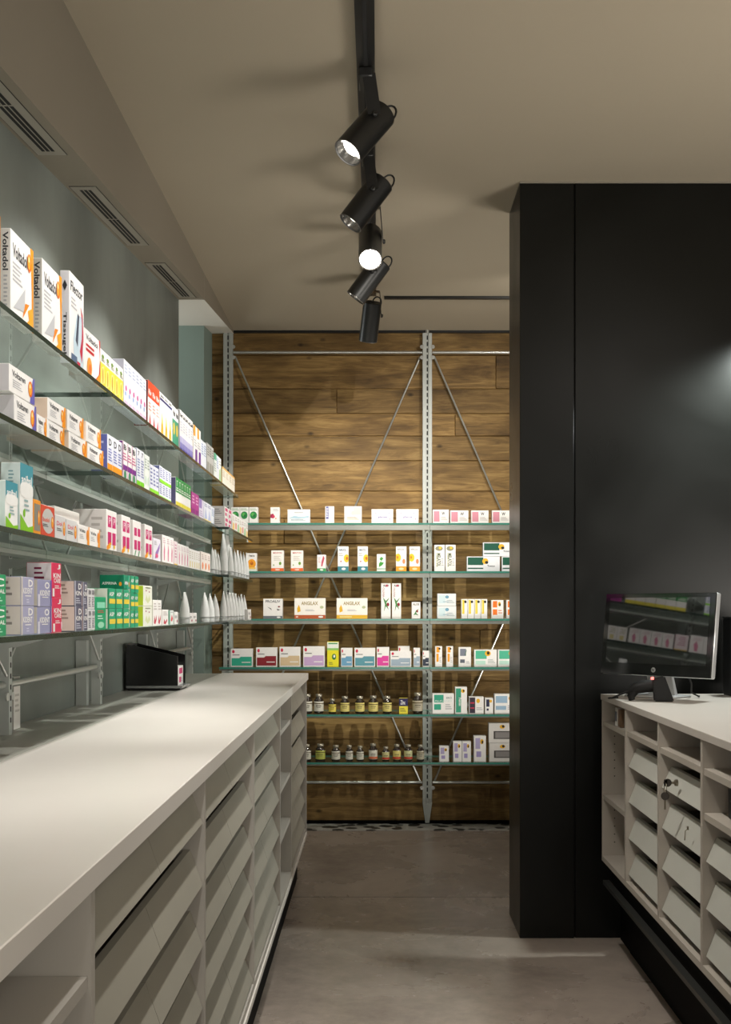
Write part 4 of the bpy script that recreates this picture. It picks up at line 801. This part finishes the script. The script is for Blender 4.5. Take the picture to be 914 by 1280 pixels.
def tubes(lv, pxs, ytops, X, r, desc, ybot=None, names=None):
    for i, px in enumerate(pxs):
        D = X*F/(VX-px); yt = ytops[i] if isinstance(ytops, list) else ytops
        h = (E-(yt-VY)*D/F)-SH[lv]
        lab = f'{ORD[i]} {desc} from camera, {NM[lv]}' if len(pxs) > 1 else f'{desc}, {NM[lv]}'
        squeeze((-X, D, SH[lv]+.0004), r, round(max(h,.06),3), lab, f'{desc} group, {NM[lv]}' if len(pxs)>1 else None)
tubes(3,[265.5,268.8,272.4],[684,687,690],.655,.0125,'white squeeze tube just past the cartons')
tubes(3,[279.5,284],[667.5,669],.64,.0185,'big white squeeze tube')
tubes(3,[288.4,293.4,297.2,300.8,304.4,308],[684,687,688,689,690,691],.615,.0135,'white squeeze tube beyond the big ones')
tubes(4,[231],[740],.66,.018,'lone white squeeze tube')
tubes(4,[256,262.5,268.8],[741,742,743],.645,.0185,'wide white squeeze tube before the dense row')
tubes(4,[279.5,283.5,287.3,291,294.6,298.2,301.8,305.4],[739,740,741,741,742,743,743,744],.625,.0150,'white squeeze tube in the dense row')

# ------------------------------------------------------------------ black leaflet tray on the ledge
t = thing('leaflet_tray', 'black open leaflet tray with sloping top on the rear ledge', 'tray', (-.83, 4.25, ZC))
MT = mat('tray_acrylic', hexl('#141414'), .18, spec=.6)
def trap(y0, y1, z0, za, zb, xa=-.925, xb=-.737):
    bm = bmesh.new(); ox, oy, oz = t.location
    A = [(xa,z0),(xb,z0),(xb,zb),(xa,za)]
    a = [bm.verts.new((p-ox,y0-oy,q-oz)) for p,q in A]; b = [bm.verts.new((p-ox,y1-oy,q-oz)) for p,q in A]
    bm.faces.new(a); bm.faces.new(b[::-1])
    for i in range(4): bm.faces.new([a[i],b[i],b[(i+1)%4],a[(i+1)%4]])
    return bm
obj('side_plate', trap(4.17,4.174,.937,1.09,1.045), MT, t); obj('side_plate', trap(4.336,4.34,.937,1.09,1.045), MT, t)
boxobj('rear_plate', -.927,-.9255,4.17,4.34,.937,1.09, MT, t)
boxobj('base_plate', -.925,-.72,4.165,4.345,.928,.9365, mat('tray_base', hexl('#8d8f8e'), .25, .3), t)
boxobj('foot', -.92,-.73,4.18,4.33,ZC-.0015,.9278, M_black, t)
carton('pinkmarks', .10, .07, .05, (-.765, 4.255, .937), math.pi/2, 'pinkish leaflet box inside the black leaflet tray', None)
tag(boxobj('leaflet_stack', -.90,-.80,4.19,4.32,.937,1.02, ink('#4a4744')), 'dark leaflets stacked inside the black leaflet tray', 'leaflets')
# papers standing on the ledge behind post
carton('plain', .05, .13, .03, (-.915, 2.83, ZC-.0015), math.pi/2, 'small white carton on the ledge behind the nearest steel post', None)
carton('plain', .06, .115, .03, (-.90, 4.62, ZC-.0015), math.pi/2, 'small white carton on the ledge beyond the black tray', None)

# ------------------------------------------------------------------ rear wall shelving
SX = F/DB
UX = [(286-VX)/SX, (534-VX)/SX, (782-VX)/SX]
for i, x in enumerate(UX):
    t = thing('wall_upright', ['left slotted steel upright on the plank wall','middle slotted steel upright on the plank wall','right slotted steel upright hidden behind the black block'][i], 'upright', (x, DB, .012), 'slotted uprights on the plank wall')
    for s in (-1, 1):
        bm = bmesh.new(); a, b = sorted((s*.0065, s*.0265)); bx(bm, a, b, -.035, -.001, .11, CEIL-.03, 0, .001); obj('channel_face', bm, M_steel, t)
    bm = bmesh.new(); bx(bm, -.0065, .0065, -.030, -.028, .11, CEIL-.03)
    z = .14
    while z < CEIL-.06:
        bx(bm, -.0035, .0035, -.0305, -.0300, z, z+.024, 1); z += .036
    bx(bm, -.0065,.0065,-.028,-.001,.11,CEIL-.03)
    obj('slot_strip', bm, [M_steel, M_slot], t)
    bm = bmesh.new()
    a = [bm.verts.new(p) for p in ((-.0265,-.035,.11),(.0265,-.035,.11),(.0265,-.001,.11),(-.0265,-.001,.11))]
    b = [bm.verts.new(p) for p in ((-.011,-.03,.0),(.011,-.03,.0),(.011,-.001,.0),(-.011,-.001,.0))]
    bm.faces.new(a); bm.faces.new(b[::-1])
    for k in range(4): bm.faces.new([a[k],b[k],b[(k+1)%4],a[(k+1)%4]])
    obj('tapered_foot', bm, M_steel, t)
    bm = bmesh.new(); lathe(bm, [(.012,0),(.012,.02)], 12, (0,-.02,CEIL-.03)); obj('top_screw', bm, M_rod, t)
for i in range(2):
    x0, x1 = UX[i]+.029, UX[i+1]-.029; xm = (x0+x1)/2; nm = ['left','right'][i]
    t = thing('brace_rods', f'crossed brace rods of the {nm} bay on the plank wall', 'brace', (xm, DB-.03, .2), 'brace rod sets on the plank wall')
    zt = E-(442-VY)/SX; zb = E-(977-VY)/SX
    for z in (zt, zb):
        bm = bmesh.new(); tube(bm, [(x0-xm,0,z-.2),(x1-xm,0,z-.2)], .0085, 12); obj('rod', bm, M_rod, t)
    for a, b, yy in ((x0+.01,x1-.01,.010),(x1-.01,x0+.01,.019)):
        bm = bmesh.new(); tube(bm, [(a-xm,yy,zt-.2-.02),(b-xm,yy,zb-.2+.0)], .0055, 8); obj('diagonal', bm, M_rod, t)
    for xx in (x0+.002, x1-.002):
        for z in (zt-.03, zb-.03, zt+.03): bm = bmesh.new(); lathe(bm, [(.011,0),(.011,.004)], 14, (xx-xm,-.004,z-.2), (0,-1,0)); obj('bolt_lug', bm, M_rod, t)
DF = 6.12; SF = F/DF
RY = [653.6,714,773.5,834,893,953]
RN = ['top back shelf','second back shelf','third back shelf','fourth back shelf','fifth back shelf','bottom back shelf']
RZS = [E-(y-VY)/SF for y in RY]
for r, z in enumerate(RZS):
    for i in range(2):
        x0, x1 = UX[i]+(-.008 if i==0 else .001), UX[i+1]-.001
        nm = ['left bay','right bay'][i]
        t = glass_shelf(f'glass sheet of the {RN[r]}, {nm}', x0, x1, DF, DB-.042, z, f'glass sheets of the back wall shelves', M_gedge2, None, None)
        ox, oy, oz = t.location
        bm = bmesh.new(); bx(bm, x0-ox, x1-ox, DF+.004-oy, DF+.020-oy, [-.028,-.024,-.018,-.009,-.007,-.007][r], -.0005); obj('light_rail', bm, mat('rail_alu', hexl('#8f928c'), .3, .5, var=.12, vscale=6), t)
        for xx in (x0+.012, x1-.012):
            bm = bmesh.new(); bx(bm, xx-.0012-ox, xx+.0012-ox, DF+.021-oy, DB-.042-oy, -.022, -.0005); obj('bracket', bm, M_steel, t)
DP = 6.150; SP = F/DP
def back(r, px0, px1, ytop, des, desc, d=.05, zoff=0, yoff=0, group=None, stackof=None):
    z = RZS[r]+.0004+zoff
    w = (px1-px0)/SP; h = (E-(ytop-VY)/SP)-z if not stackof else stackof
    x = ((px0+px1)/2-VX)/SP
    carton(des, w-.001, h, d, (x, DP+d/2+yoff, z), 0, f'{desc}, {RN[r]}', group)
g='green oval cartons on the top back shelf'
for k,(a,b) in enumerate(((289,299.8),(300,310.8),(311.3,322.5))): back(0,a,b,634,'greenoval',f'{["left","middle","right"][k]} white carton with green oval',group=g)
back(0,338,349.6,634,'flower_red','slim white carton with dark red flower')
back(0,359.4,387.7,636.8,'bluewave','wide white carton with pale blue wave')
back(0,406.5,417.8,632.8,'bluevert','slim white carton with upright blue lettering')
back(0,430.3,452.4,632.8,'creamsquares','nearly square cream carton')
back(0,464.4,491.7,636.5,'purplescript','left white carton with purple script')
back(0,495.4,523.5,636.5,'purplescript','right white carton with purple script')
for k,(a,b,y) in enumerate(((541,561.3,637),(562.8,585.8,638),(589,611,638),(615,637.5,638),(641,663,638))): back(0,a,b,y,'pinksquare',f'{ORD[k]} white carton with pink square from the left',group='pink square cartons on the top back shelf')
back(1,308.5,321,691.5,'orangefruit','slim carton with big orange slice')
back(1,339,354.8,688,'orangefoot','left cream carton with orange foot')
back(1,363.6,379,688,'orangefoot','right cream carton with orange foot')
back(1,396.4,407.6,693.4,'greenfoot','small white carton with green foot')
back(1,422.2,435.8,683,'tealflower','left carton with sunflower and teal foot')
back(1,447,460,683,'tealflower','right carton with sunflower and teal foot')
back(1,471,482.3,692.6,'greenleaf','small white carton with green leaves')
back(1,495,508.3,683,'yellowflower','left carton with yellow flower and orange foot')
back(1,511.9,525.2,683,'yellowflower','right carton with yellow flower and orange foot')
back(1,543,556.3,681,'darkoval','left tall carton with dark oval')
back(1,557,569.8,681,'darkoval','right tall carton with dark oval')
hh=(712.5-695.6)/SP
back(1,583.6,625,695.6,'beegreen','lower left white and dark green carton of the pile')
back(1,627.2,668,695.6,'beegreen','lower right white and dark green carton, partly hidden')
h1=(E-(695.6-VY)/SP)-RZS[1]+.001
back(1,603.8,645,678,'beegreen','upper white and dark green carton of the pile',zoff=h1)
back(2,329,353.3,748.4,'greyfoot','white carton with grey foot')
back(2,368,407,747.7,'angirust','wide cream carton with rust foot')
back(2,420.7,459.5,747.7,'angiyellow','wide cream carton with yellow foot')
back(2,476.4,488.5,729,'olive','left tall carton with olive branch')
back(2,490,501.6,729,'olive','right tall carton with olive branch')
back(2,514.7,525.7,752.5,'olivesmall','small carton with olive branch')
h2=(771.8-757.5)/SP
back(2,546.5,570.5,757.5,'palesquare','lower pale blue-white carton of a pair')
back(2,546.8,570.2,742,'palesquare','upper pale blue-white carton of a pair',zoff=(E-(757.5-VY)/SP)-RZS[2]+.001)
for k in range(4): back(2,576.7+k*8.2,576.7+k*8.2+8.0,748.8,'yellowstrip',f'{ORD[k]} slim carton with yellow strip from the left',group='yellow strip cartons on the third back shelf')
back(2,614.3,629.6,750,'orangeblock','left white carton with orange blocks')
back(2,633,648,750,'orangeblock','right white carton with orange blocks, partly hidden')
for a,b,y,ds,l in ((288.4,316,811,'pharm_teal','white carton with teal foot'),(320,346.5,809.4,'pharm_red','white carton with dark red foot'),(349.3,375.7,808.7,'pharm_beige','white carton with beige foot'),
   (379,406,808,'pharm_lilac','white carton with lilac foot'),(409,423.5,802,'yellowtall','tall yellow carton'),(426.3,440.7,810,'pharm_blue','narrow white carton with light blue foot'),(443,469.2,810,'pharm_steel','white carton with steel blue foot'),
   (471,486.7,809,'pharm_magenta','white carton with magenta foot'),(487.8,514.3,814,'pharm_grey','white carton with grey-blue foot'),(517,525.2,810,'pharm_grey','slim white carton with grey-blue foot'),(528.3,536.6,813.5,'pharm_dark','slim white carton with dark foot'),
   (544,553,807.8,'orangestrip','left slim carton with orange strip'),(558,566.6,807.8,'orangestrip','right slim carton with orange strip'),(573.3,589,809,'greysquare','white carton with grey squares'),(592.8,621.3,812,'mintbee','left white and mint carton'),(622.4,651,812,'mintbee','right white and mint carton, partly hidden')):
    back(3,a,b,y,ds,l,d=.04)
back(3,498,512.5,808,'pharm_grey','white carton standing behind the grey-blue one',d=.04,yoff=.043)
back(4,499,510,873,'vitc','small navy and yellow carton between bottles')
for a,b,y,ds,l in ((540.5,567.7,867,'greensq','white carton with green squares'),(569,584,858.8,'greentall','tall white and green carton'),(586.3,604.9,871,'darkred','white carton with dark panel and red bars'),(606.3,616.7,872.6,'navymarks','small white carton with navy marks'),(618.2,645,867.5,'bluesquare','white carton with pale blue squares')):
    back(4,a,b,y,ds,l)
for a,b,y,ds,l in ((549.3,561.3,933,'violetsq','small white carton with violet squares'),(566.6,577.6,927,'violetsq','left carton of a touching violet-square pair'),(578,589,927,'violetsq','right carton of a touching violet-square pair'),(592.5,607.7,920,'violetsq','tall carton with violet squares'),(611.6,645,929,'windowbox','lower grey carton with window')):
    back(5,a,b,y,ds,l)
back(5,611,645,904,'windowbox','upper grey carton with window',zoff=(E-(929-VY)/SP)-RZS[5]+.001)

# ------------------------------------------------------------------ bottles
M_amber = mat('bottle_amber', hexl('#2b211a'), .12, spec=.8, coat=.5); M_capw = mat('bottle_cap_steel', hexl('#b9b4a4'), .3, .7)
BOT = {}
def bottle(r, pxc, pw, ytop, lab, desc, band=None):
    z = RZS[r]+.0004; R = pw/2/SP; h = (E-(ytop-VY)/SP)-z; x = (pxc-VX)/SP
    t = thing('pill_bottle', f'{desc}, {RN[r]}', 'bottle', (x, DP+R+.005, z), f'dark glass pill bottles on the {RN[r]}')
    key = (round(R,4), round(h,4), lab, band)
    if key not in BOT:
        ms = []
        def add(nm, prof, m):
            bm = bmesh.new(); lathe(bm, prof, 24); bmesh.ops.recalc_face_normals(bm, faces=bm.faces)
            me = bpy.data.meshes.new(nm); bm.to_mesh(me); bm.free(); me.materials.append(m); ms.append((nm, me))
        add('glass_body', [(R*.9,0),(R,.003),(R,h*.66),(R*.92,h*.73),(R*.62,h*.80),(R*.55,h*.84),(R*.55,h*.86)], M_amber)
        add('cap', [(R*.66,h*.845),(R*.68,h*.85),(R*.68,h*.985),(R*.62,h)], M_capw)
        add('label', [(R*1.01,h*.12),(R*1.015,h*.13),(R*1.015,h*.62),(R*1.01,h*.63)], ink(lab))
        add('label_band', [(R*1.02,h*(.14 if band else .5)),(R*1.024,h*(.145 if band else .505)),(R*1.024,h*(.26 if band else .54)),(R*1.02,h*(.265 if band else .545))], ink(band or '#5a4a2c'))
        bm = bmesh.new(); bx(bm, -R*.55,R*.55,-R*1.035,-R*.9,h*.40,h*.43); bx(bm, -R*.4,R*.4,-R*1.035,-R*.93,h*.31,h*.33)
        me = bpy.data.meshes.new('label_print'); bm.to_mesh(me); bm.free(); me.materials.append(ink('#4a4438')); ms.append(('label_print', me))
        BOT[key] = ms
    for nm, me in BOT[key]: link(nm, me, t)
YL = '#ddcf7c'; WL = '#d5d3c4'
for a in ((4,384,12,868,WL,'bottle just behind corner of left counter'),(4,398.3,12.1,868,WL,'tall white-labelled dark bottle'),(4,415.3,9.4,874,'#e0cf58','short yellow-labelled bottle'),
    (4,431,11.6,870.8,YL,'first yellow-labelled bottle right of the short one'),(4,449.8,11.7,870.8,YL,'second yellow-labelled bottle right of the short one'),(4,466.7,12,870,YL,'third yellow-labelled bottle right of the short one'),
    (4,484.3,11.4,870.5,YL,'yellow-labelled bottle just left of the navy carton'),(4,522.4,13,866.4,'#b3ab94','amber bottle just left of middle upright')): bottle(a[0],a[1],a[2],a[3],a[4],a[5])
for a in ((5,383.5,10,931,WL,None,'bottle just behind edge of left counter'),(5,400.2,12.3,930.5,'#b9bf5a',None,'green-labelled bottle'),(5,419.7,10.7,932,WL,None,'first white-labelled bottle right of the green one'),(5,436.6,9,932,WL,None,'second white-labelled bottle right of the green one'),
    (5,450.2,9,933,WL,None,'third white-labelled bottle right of the green one'),(5,466.5,10.8,930,WL,'#d2704a','white-labelled bottle with orange band'),(5,482.4,9,933.8,'#c9c48c','#c23a2c','small bottle with red band'),(5,496.2,10,931,YL,'#c23a2c','middle yellow-labelled bottle with red band'),
    (5,510.6,10.3,931,'#cfd09c','#c23a2c','right pale-labelled bottle with red band'),(5,525.9,9.2,931.5,'#b9b39c',None,'slim bottle nearest the middle upright')): bottle(a[0],a[1],a[2],a[3],a[4],a[6],a[5])

# ------------------------------------------------------------------ track lighting
TX = -.036
t = thing('light_track', 'black lighting track along the middle of the ceiling', 'light track', (TX, 2.5, CEIL))
boxobj('track_body', TX-.026, TX+.026, -2.2, 5.62, CEIL-.032, CEIL-.0005, M_lampb, t)
bm = bmesh.new(); bx(bm, -.006, .006, -4.6, 3.1, -.0335, -.0322); obj('track_groove', bm, M_slot, t)
tag(boxobj('slim_track', .03, 1.6, 5.73, 5.75, CEIL-.014, CEIL-.0005, M_lampb), 'thin black rail on the ceiling running to the black block', 'rail')
LAMPS = []
def spot(name, pc, axis, label, on=True, yoke=1, strength=12):
    ax = Vector(axis).normalized(); R = .044; L = .185
    y = pc.y; c = pc
    t = thing('track_spotlight', label, 'spotlight', (TX, y, CEIL-.034), 'cylindrical spotlights on the ceiling track')
    o = Vector(t.location); lc_ = c-o
    bm = bmesh.new(); bx(bm, -.02,.02,-.05,.05,-.028,-.0005,0,.003); obj('adapter', bm, M_lampb, t)
    back_ = lc_-ax*L/2
    bm = bmesh.new(); lathe(bm, [(R*.9,0),(R,.004),(R,L-.002),(R,L),(R*.93,L),(R*.93,L-.02),(R*.85,L-.028)], 32, back_, ax); body = obj('lamp_body', bm, M_lampb, t)
    bm = bmesh.new()
    rr_ = [back_+ax*(L-.004-.002*0)]
    prof_ = [(R*.90,L-.003),(R*.82,L-.014),(R*.66,L-.0245)]
    x_ = ax.orthogonal().normalized(); y_ = ax.cross(x_); rg = [[bm.verts.new(back_+ax*h_+(x_*math.cos(math.pi*k/16)+y_*math.sin(math.pi*k/16))*r_) for k in range(32)] for r_, h_ in prof_]
    for a_, b_ in zip(rg, rg[1:]):
        for k in range(32): bm.faces.new([a_[k],a_[(k+1)%32],b_[(k+1)%32],b_[k]]).smooth = True
    obj('reflector', bm, mat('lamp_reflector', hexl('#8e8c88'), .2, .9), body)
    bm = bmesh.new(); lathe(bm, [(R*.5,0),(R*.9,.021)], 32, back_+ax*(L-.027), ax)
    bm.free(); bm = bmesh.new(); lathe(bm, [(R*.66,0),(R*.66,.002)], 32, back_+ax*(L-.026), ax)
    obj('lens', bm, mat('lens_on_%s' % strength, (.9,.9,.85), .3, emit=(1,.95,.86,strength)), body)
    bm = bmesh.new(); 
    x = ax.orthogonal().normalized(); yv = ax.cross(x)
    tube(bm, [back_+ax*(L-.0005)+(x*math.cos(a)+yv*math.sin(a))*R*.975 for a in [i*math.pi/16 for i in range(33)]], .0016, 6, cap=False); obj('front_ring', bm, mat('ring_pale', hexl('#6f6b66'), .3, .5), body)
    # yoke: arm from adapter to the side of the cylinder
    side = ax.cross(Vector((0,1,0)));  side = Vector((0,-1,0)) if yoke == 1 else Vector((1,0,0))
    side = (side-ax*side.dot(ax)).normalized(); piv = lc_-ax*L*.18+side*(R+.004)
    bm = bmesh.new(); tp = Vector((0,0,-.028)); w = Vector((.019,0,0)) if yoke == 1 else Vector((0,.016,0))
    p1 = Vector((piv.x*.5, piv.y*.9, -.03)) + side*.002
    pts = [tp+side*.01, tp+side*(R+.004)*.9, piv]
    for a, b in zip(pts, pts[1:]):
        nn = (b-a).cross(w).normalized()*.0015
        q = [bm.verts.new(v) for v in (a-w-nn, a+w-nn, b+w-nn, b-w-nn, a-w+nn, a+w+nn, b+w+nn, b-w+nn)]
        for f in ((0,1,2,3),(7,6,5,4),(0,4,5,1),(1,5,6,2),(2,6,7,3),(3,7,4,0)): bm.faces.new([q[i] for i in f])
    obj('yoke', bm, M_lampb, t)
    bm = bmesh.new(); lathe(bm, [(.009,0),(.009,.006),(.006,.009)], 14, piv, side); obj('pivot_knob', bm, M_lampb, t)
    bm = bmesh.new(); up = Vector((0,0,1)); tube(bm, [back_+ax*.004+(x*0+Vector((0.0,0,.0)))+(Vector((.021-.021*math.cos(a_*.42),0,.016*math.sin(a_*.42)))) - ax*.012*math.sin(a_*.42) for a_ in range(0,13)], .0032, 8); obj('power_cord', bm, M_lampb, t)
    LAMPS.append((o+back_+ax*(L+.004), ax))
spot('a', P(456.5,166,3.29), (-.56,-.36,-.80), 'nearest black spotlight, glowing lens, aimed left at the shelves', strength=14)
spot('b', P(458,253,3.86), (-.58,-.10,-.80), 'second black spotlight from camera, aimed left, lens barely showing', strength=6)
spot('c', P(463,308,4.30), (.0,-.66,-.75), 'third black spotlight from camera, lens glaring toward the camera', strength=60, yoke=2)
spot('d', P(461,350,4.75), (-.60,.1,-.79), 'fourth black spotlight from camera, aimed left', strength=4)
spot('e', P(463,402,5.42), (-.12,.42,-.90), 'farthest black spotlight hanging before the plank wall', strength=4, yoke=2)

# ------------------------------------------------------------------ lights
def slight(loc, target, watts, size, blend=.5, col=(1,.93,.82), rad=.04, name='spot_beam'):
    ld = bpy.data.lights.new(name, 'SPOT'); ld.energy = watts; ld.spot_size = math.radians(size); ld.spot_blend = blend; ld.color = col; ld.shadow_soft_size = rad
    o = bpy.data.objects.new(name, ld); C.objects.link(o); o.location = loc
    o.rotation_euler = (Vector(target)-Vector(loc)).to_track_quat('-Z','Y').to_euler(); return o
def area(loc, target, watts, sx, sy, col=(1,.95,.88), name='fill_light'):
    ld = bpy.data.lights.new(name, 'AREA'); ld.shape = 'RECTANGLE'; ld.size = sx; ld.size_y = sy; ld.energy = watts; ld.color = col
    o = bpy.data.objects.new(name, ld); C.objects.link(o); o.location = loc
    o.rotation_euler = (Vector(target)-Vector(loc)).to_track_quat('-Z','Y').to_euler(); return o
cold = (.96,.98,1.0)
# beams leaving the visible spotlights, then added back wall beams without a lamp
slight(LAMPS[0][0], LAMPS[0][0]+Vector((-.62,-.12,-.75)), 55, 70, .6, (1,.97,.93), .03)
slight(LAMPS[1][0], LAMPS[1][0]+Vector((-.62,-.02,-.78)), 55, 70, .6, (1,.97,.93), .03)
slight(LAMPS[2][0], LAMPS[2][0]+LAMPS[2][1], 20, 70, .6, (1,.95,.88), .03)
slight(LAMPS[3][0], LAMPS[3][0]+Vector((-.62,.1,-.75)), 50, 75, .6, (1,.97,.93), .03)
slight(LAMPS[4][0], (-.25, 6.45, 1.4), 30, 80, .9, (1,.95,.86), .02)
slight((.27, 3.4, 2.68), (-.02, 6.45, 1.46), 250, 44, 1, (1,.95,.86), .009, 'back_wall_fill')  # added source without housing, brightens the back shelves
slight((.85, 5.15, 2.72), (.2, 6.45, 1.75), 34, 110, 1, (1,.94,.84), .02, 'back_wall_fill')
# unseen spots added along the track before the frame, then added aisle beams
slight((TX, 2.2, 2.6), (-.68, 2.35, 1.45), 55, 75, .6, (1,.97,.93), .03)
slight((TX, 1.3, 2.6), (-.45, 1.6, .9), 16, 90, .7, (1,.97,.93), .04)
slight((TX, .6, 2.6), (-.4, 1.2, .9), 14, 90, .7, (1,.97,.93), .04)
slight((-.02, 1.75, 2.74), (-.33, 1.8, .35), 50, 44, .9, (1,.97,.93), .02, 'aisle_fill')  # added beams with no lamp body, for the drawers and floor
slight((-.04, 2.9, 2.74), (-.33, 3.0, .35), 42, 40, .9, (1,.97,.93), .02, 'aisle_fill')
slight((.1, 2.6, 2.7), (.15, 3.4, 0), 24, 55, 1, (1,.95,.9), .04, 'aisle_fill')
slight((.2, 4.6, 2.7), (.25, 5.5, 0), 42, 60, 1, (1,.95,.9), .04, 'aisle_fill')
# niche and right side
area((-1.8, 5.75, 2.4), (-1.2, 5.8, 2.75), 5, .5, .3, (.95,1,.98), 'niche_light')
slight((1.44, 4.06, 2.22), (1.22, 4.20, 1.2), 95, 130, .8, (.92,1,.97), .05, 'wall_washer')
slight((-.02, 2.5, 2.62), (.88, 3.05, .6), 115, 50, .9, (1,.96,.9), .03, 'right_counter_beam')
area((.6, -1.0, 2.6), (.1, 2.4, .8), 5, 1.6, .8, (1,.94,.86))  # unseen fill added behind the camera
area((1.6, 1.0, 2.7), (1.2, 1.2, 0), 14, 1.0, 1.0, (1,.94,.86))  # another added fill, out of view on the right
area((.2, -.9, .9), (.2, -.2, 2.8), 52, 1.8, 1.0, (1,.94,.85), 'ceiling_fill')  # unseen upward fills, added so the ceiling gets bounce light
area((1.9, 2.4, 1.0), (.9, 3.4, 2.8), 36, .8, 1.2, (1,.94,.85), 'ceiling_fill')
area((1.5, 5.3, .6), (.5, 5.2, 2.8), 26, .8, .8, (1,.94,.85), 'ceiling_fill')

w = bpy.data.worlds.new('World'); bpy.context.scene.world = w; w.use_nodes = True
w.node_tree.nodes['Background'].inputs[0].default_value = (1,.95,.88,1); w.node_tree.nodes['Background'].inputs[1].default_value = .05

# ------------------------------------------------------------------ camera
cd = bpy.data.cameras.new('camera'); cam = bpy.data.objects.new('camera', cd); C.objects.link(cam)
cam.location = (0,0,E); cam.rotation_euler = (math.pi/2,0,0)
cd.sensor_fit = 'VERTICAL'; cd.sensor_height = 36; cd.sensor_width = 36; cd.lens = 36*F/1280
cd.shift_x = -(VX-457)/1280; cd.shift_y = (VY-640)/1280; cd.clip_start = .02
bpy.context.scene.camera = cam
vs = bpy.context.scene.view_settings; vs.view_transform = 'Standard'; vs.look = 'None'; vs.exposure = 0.0
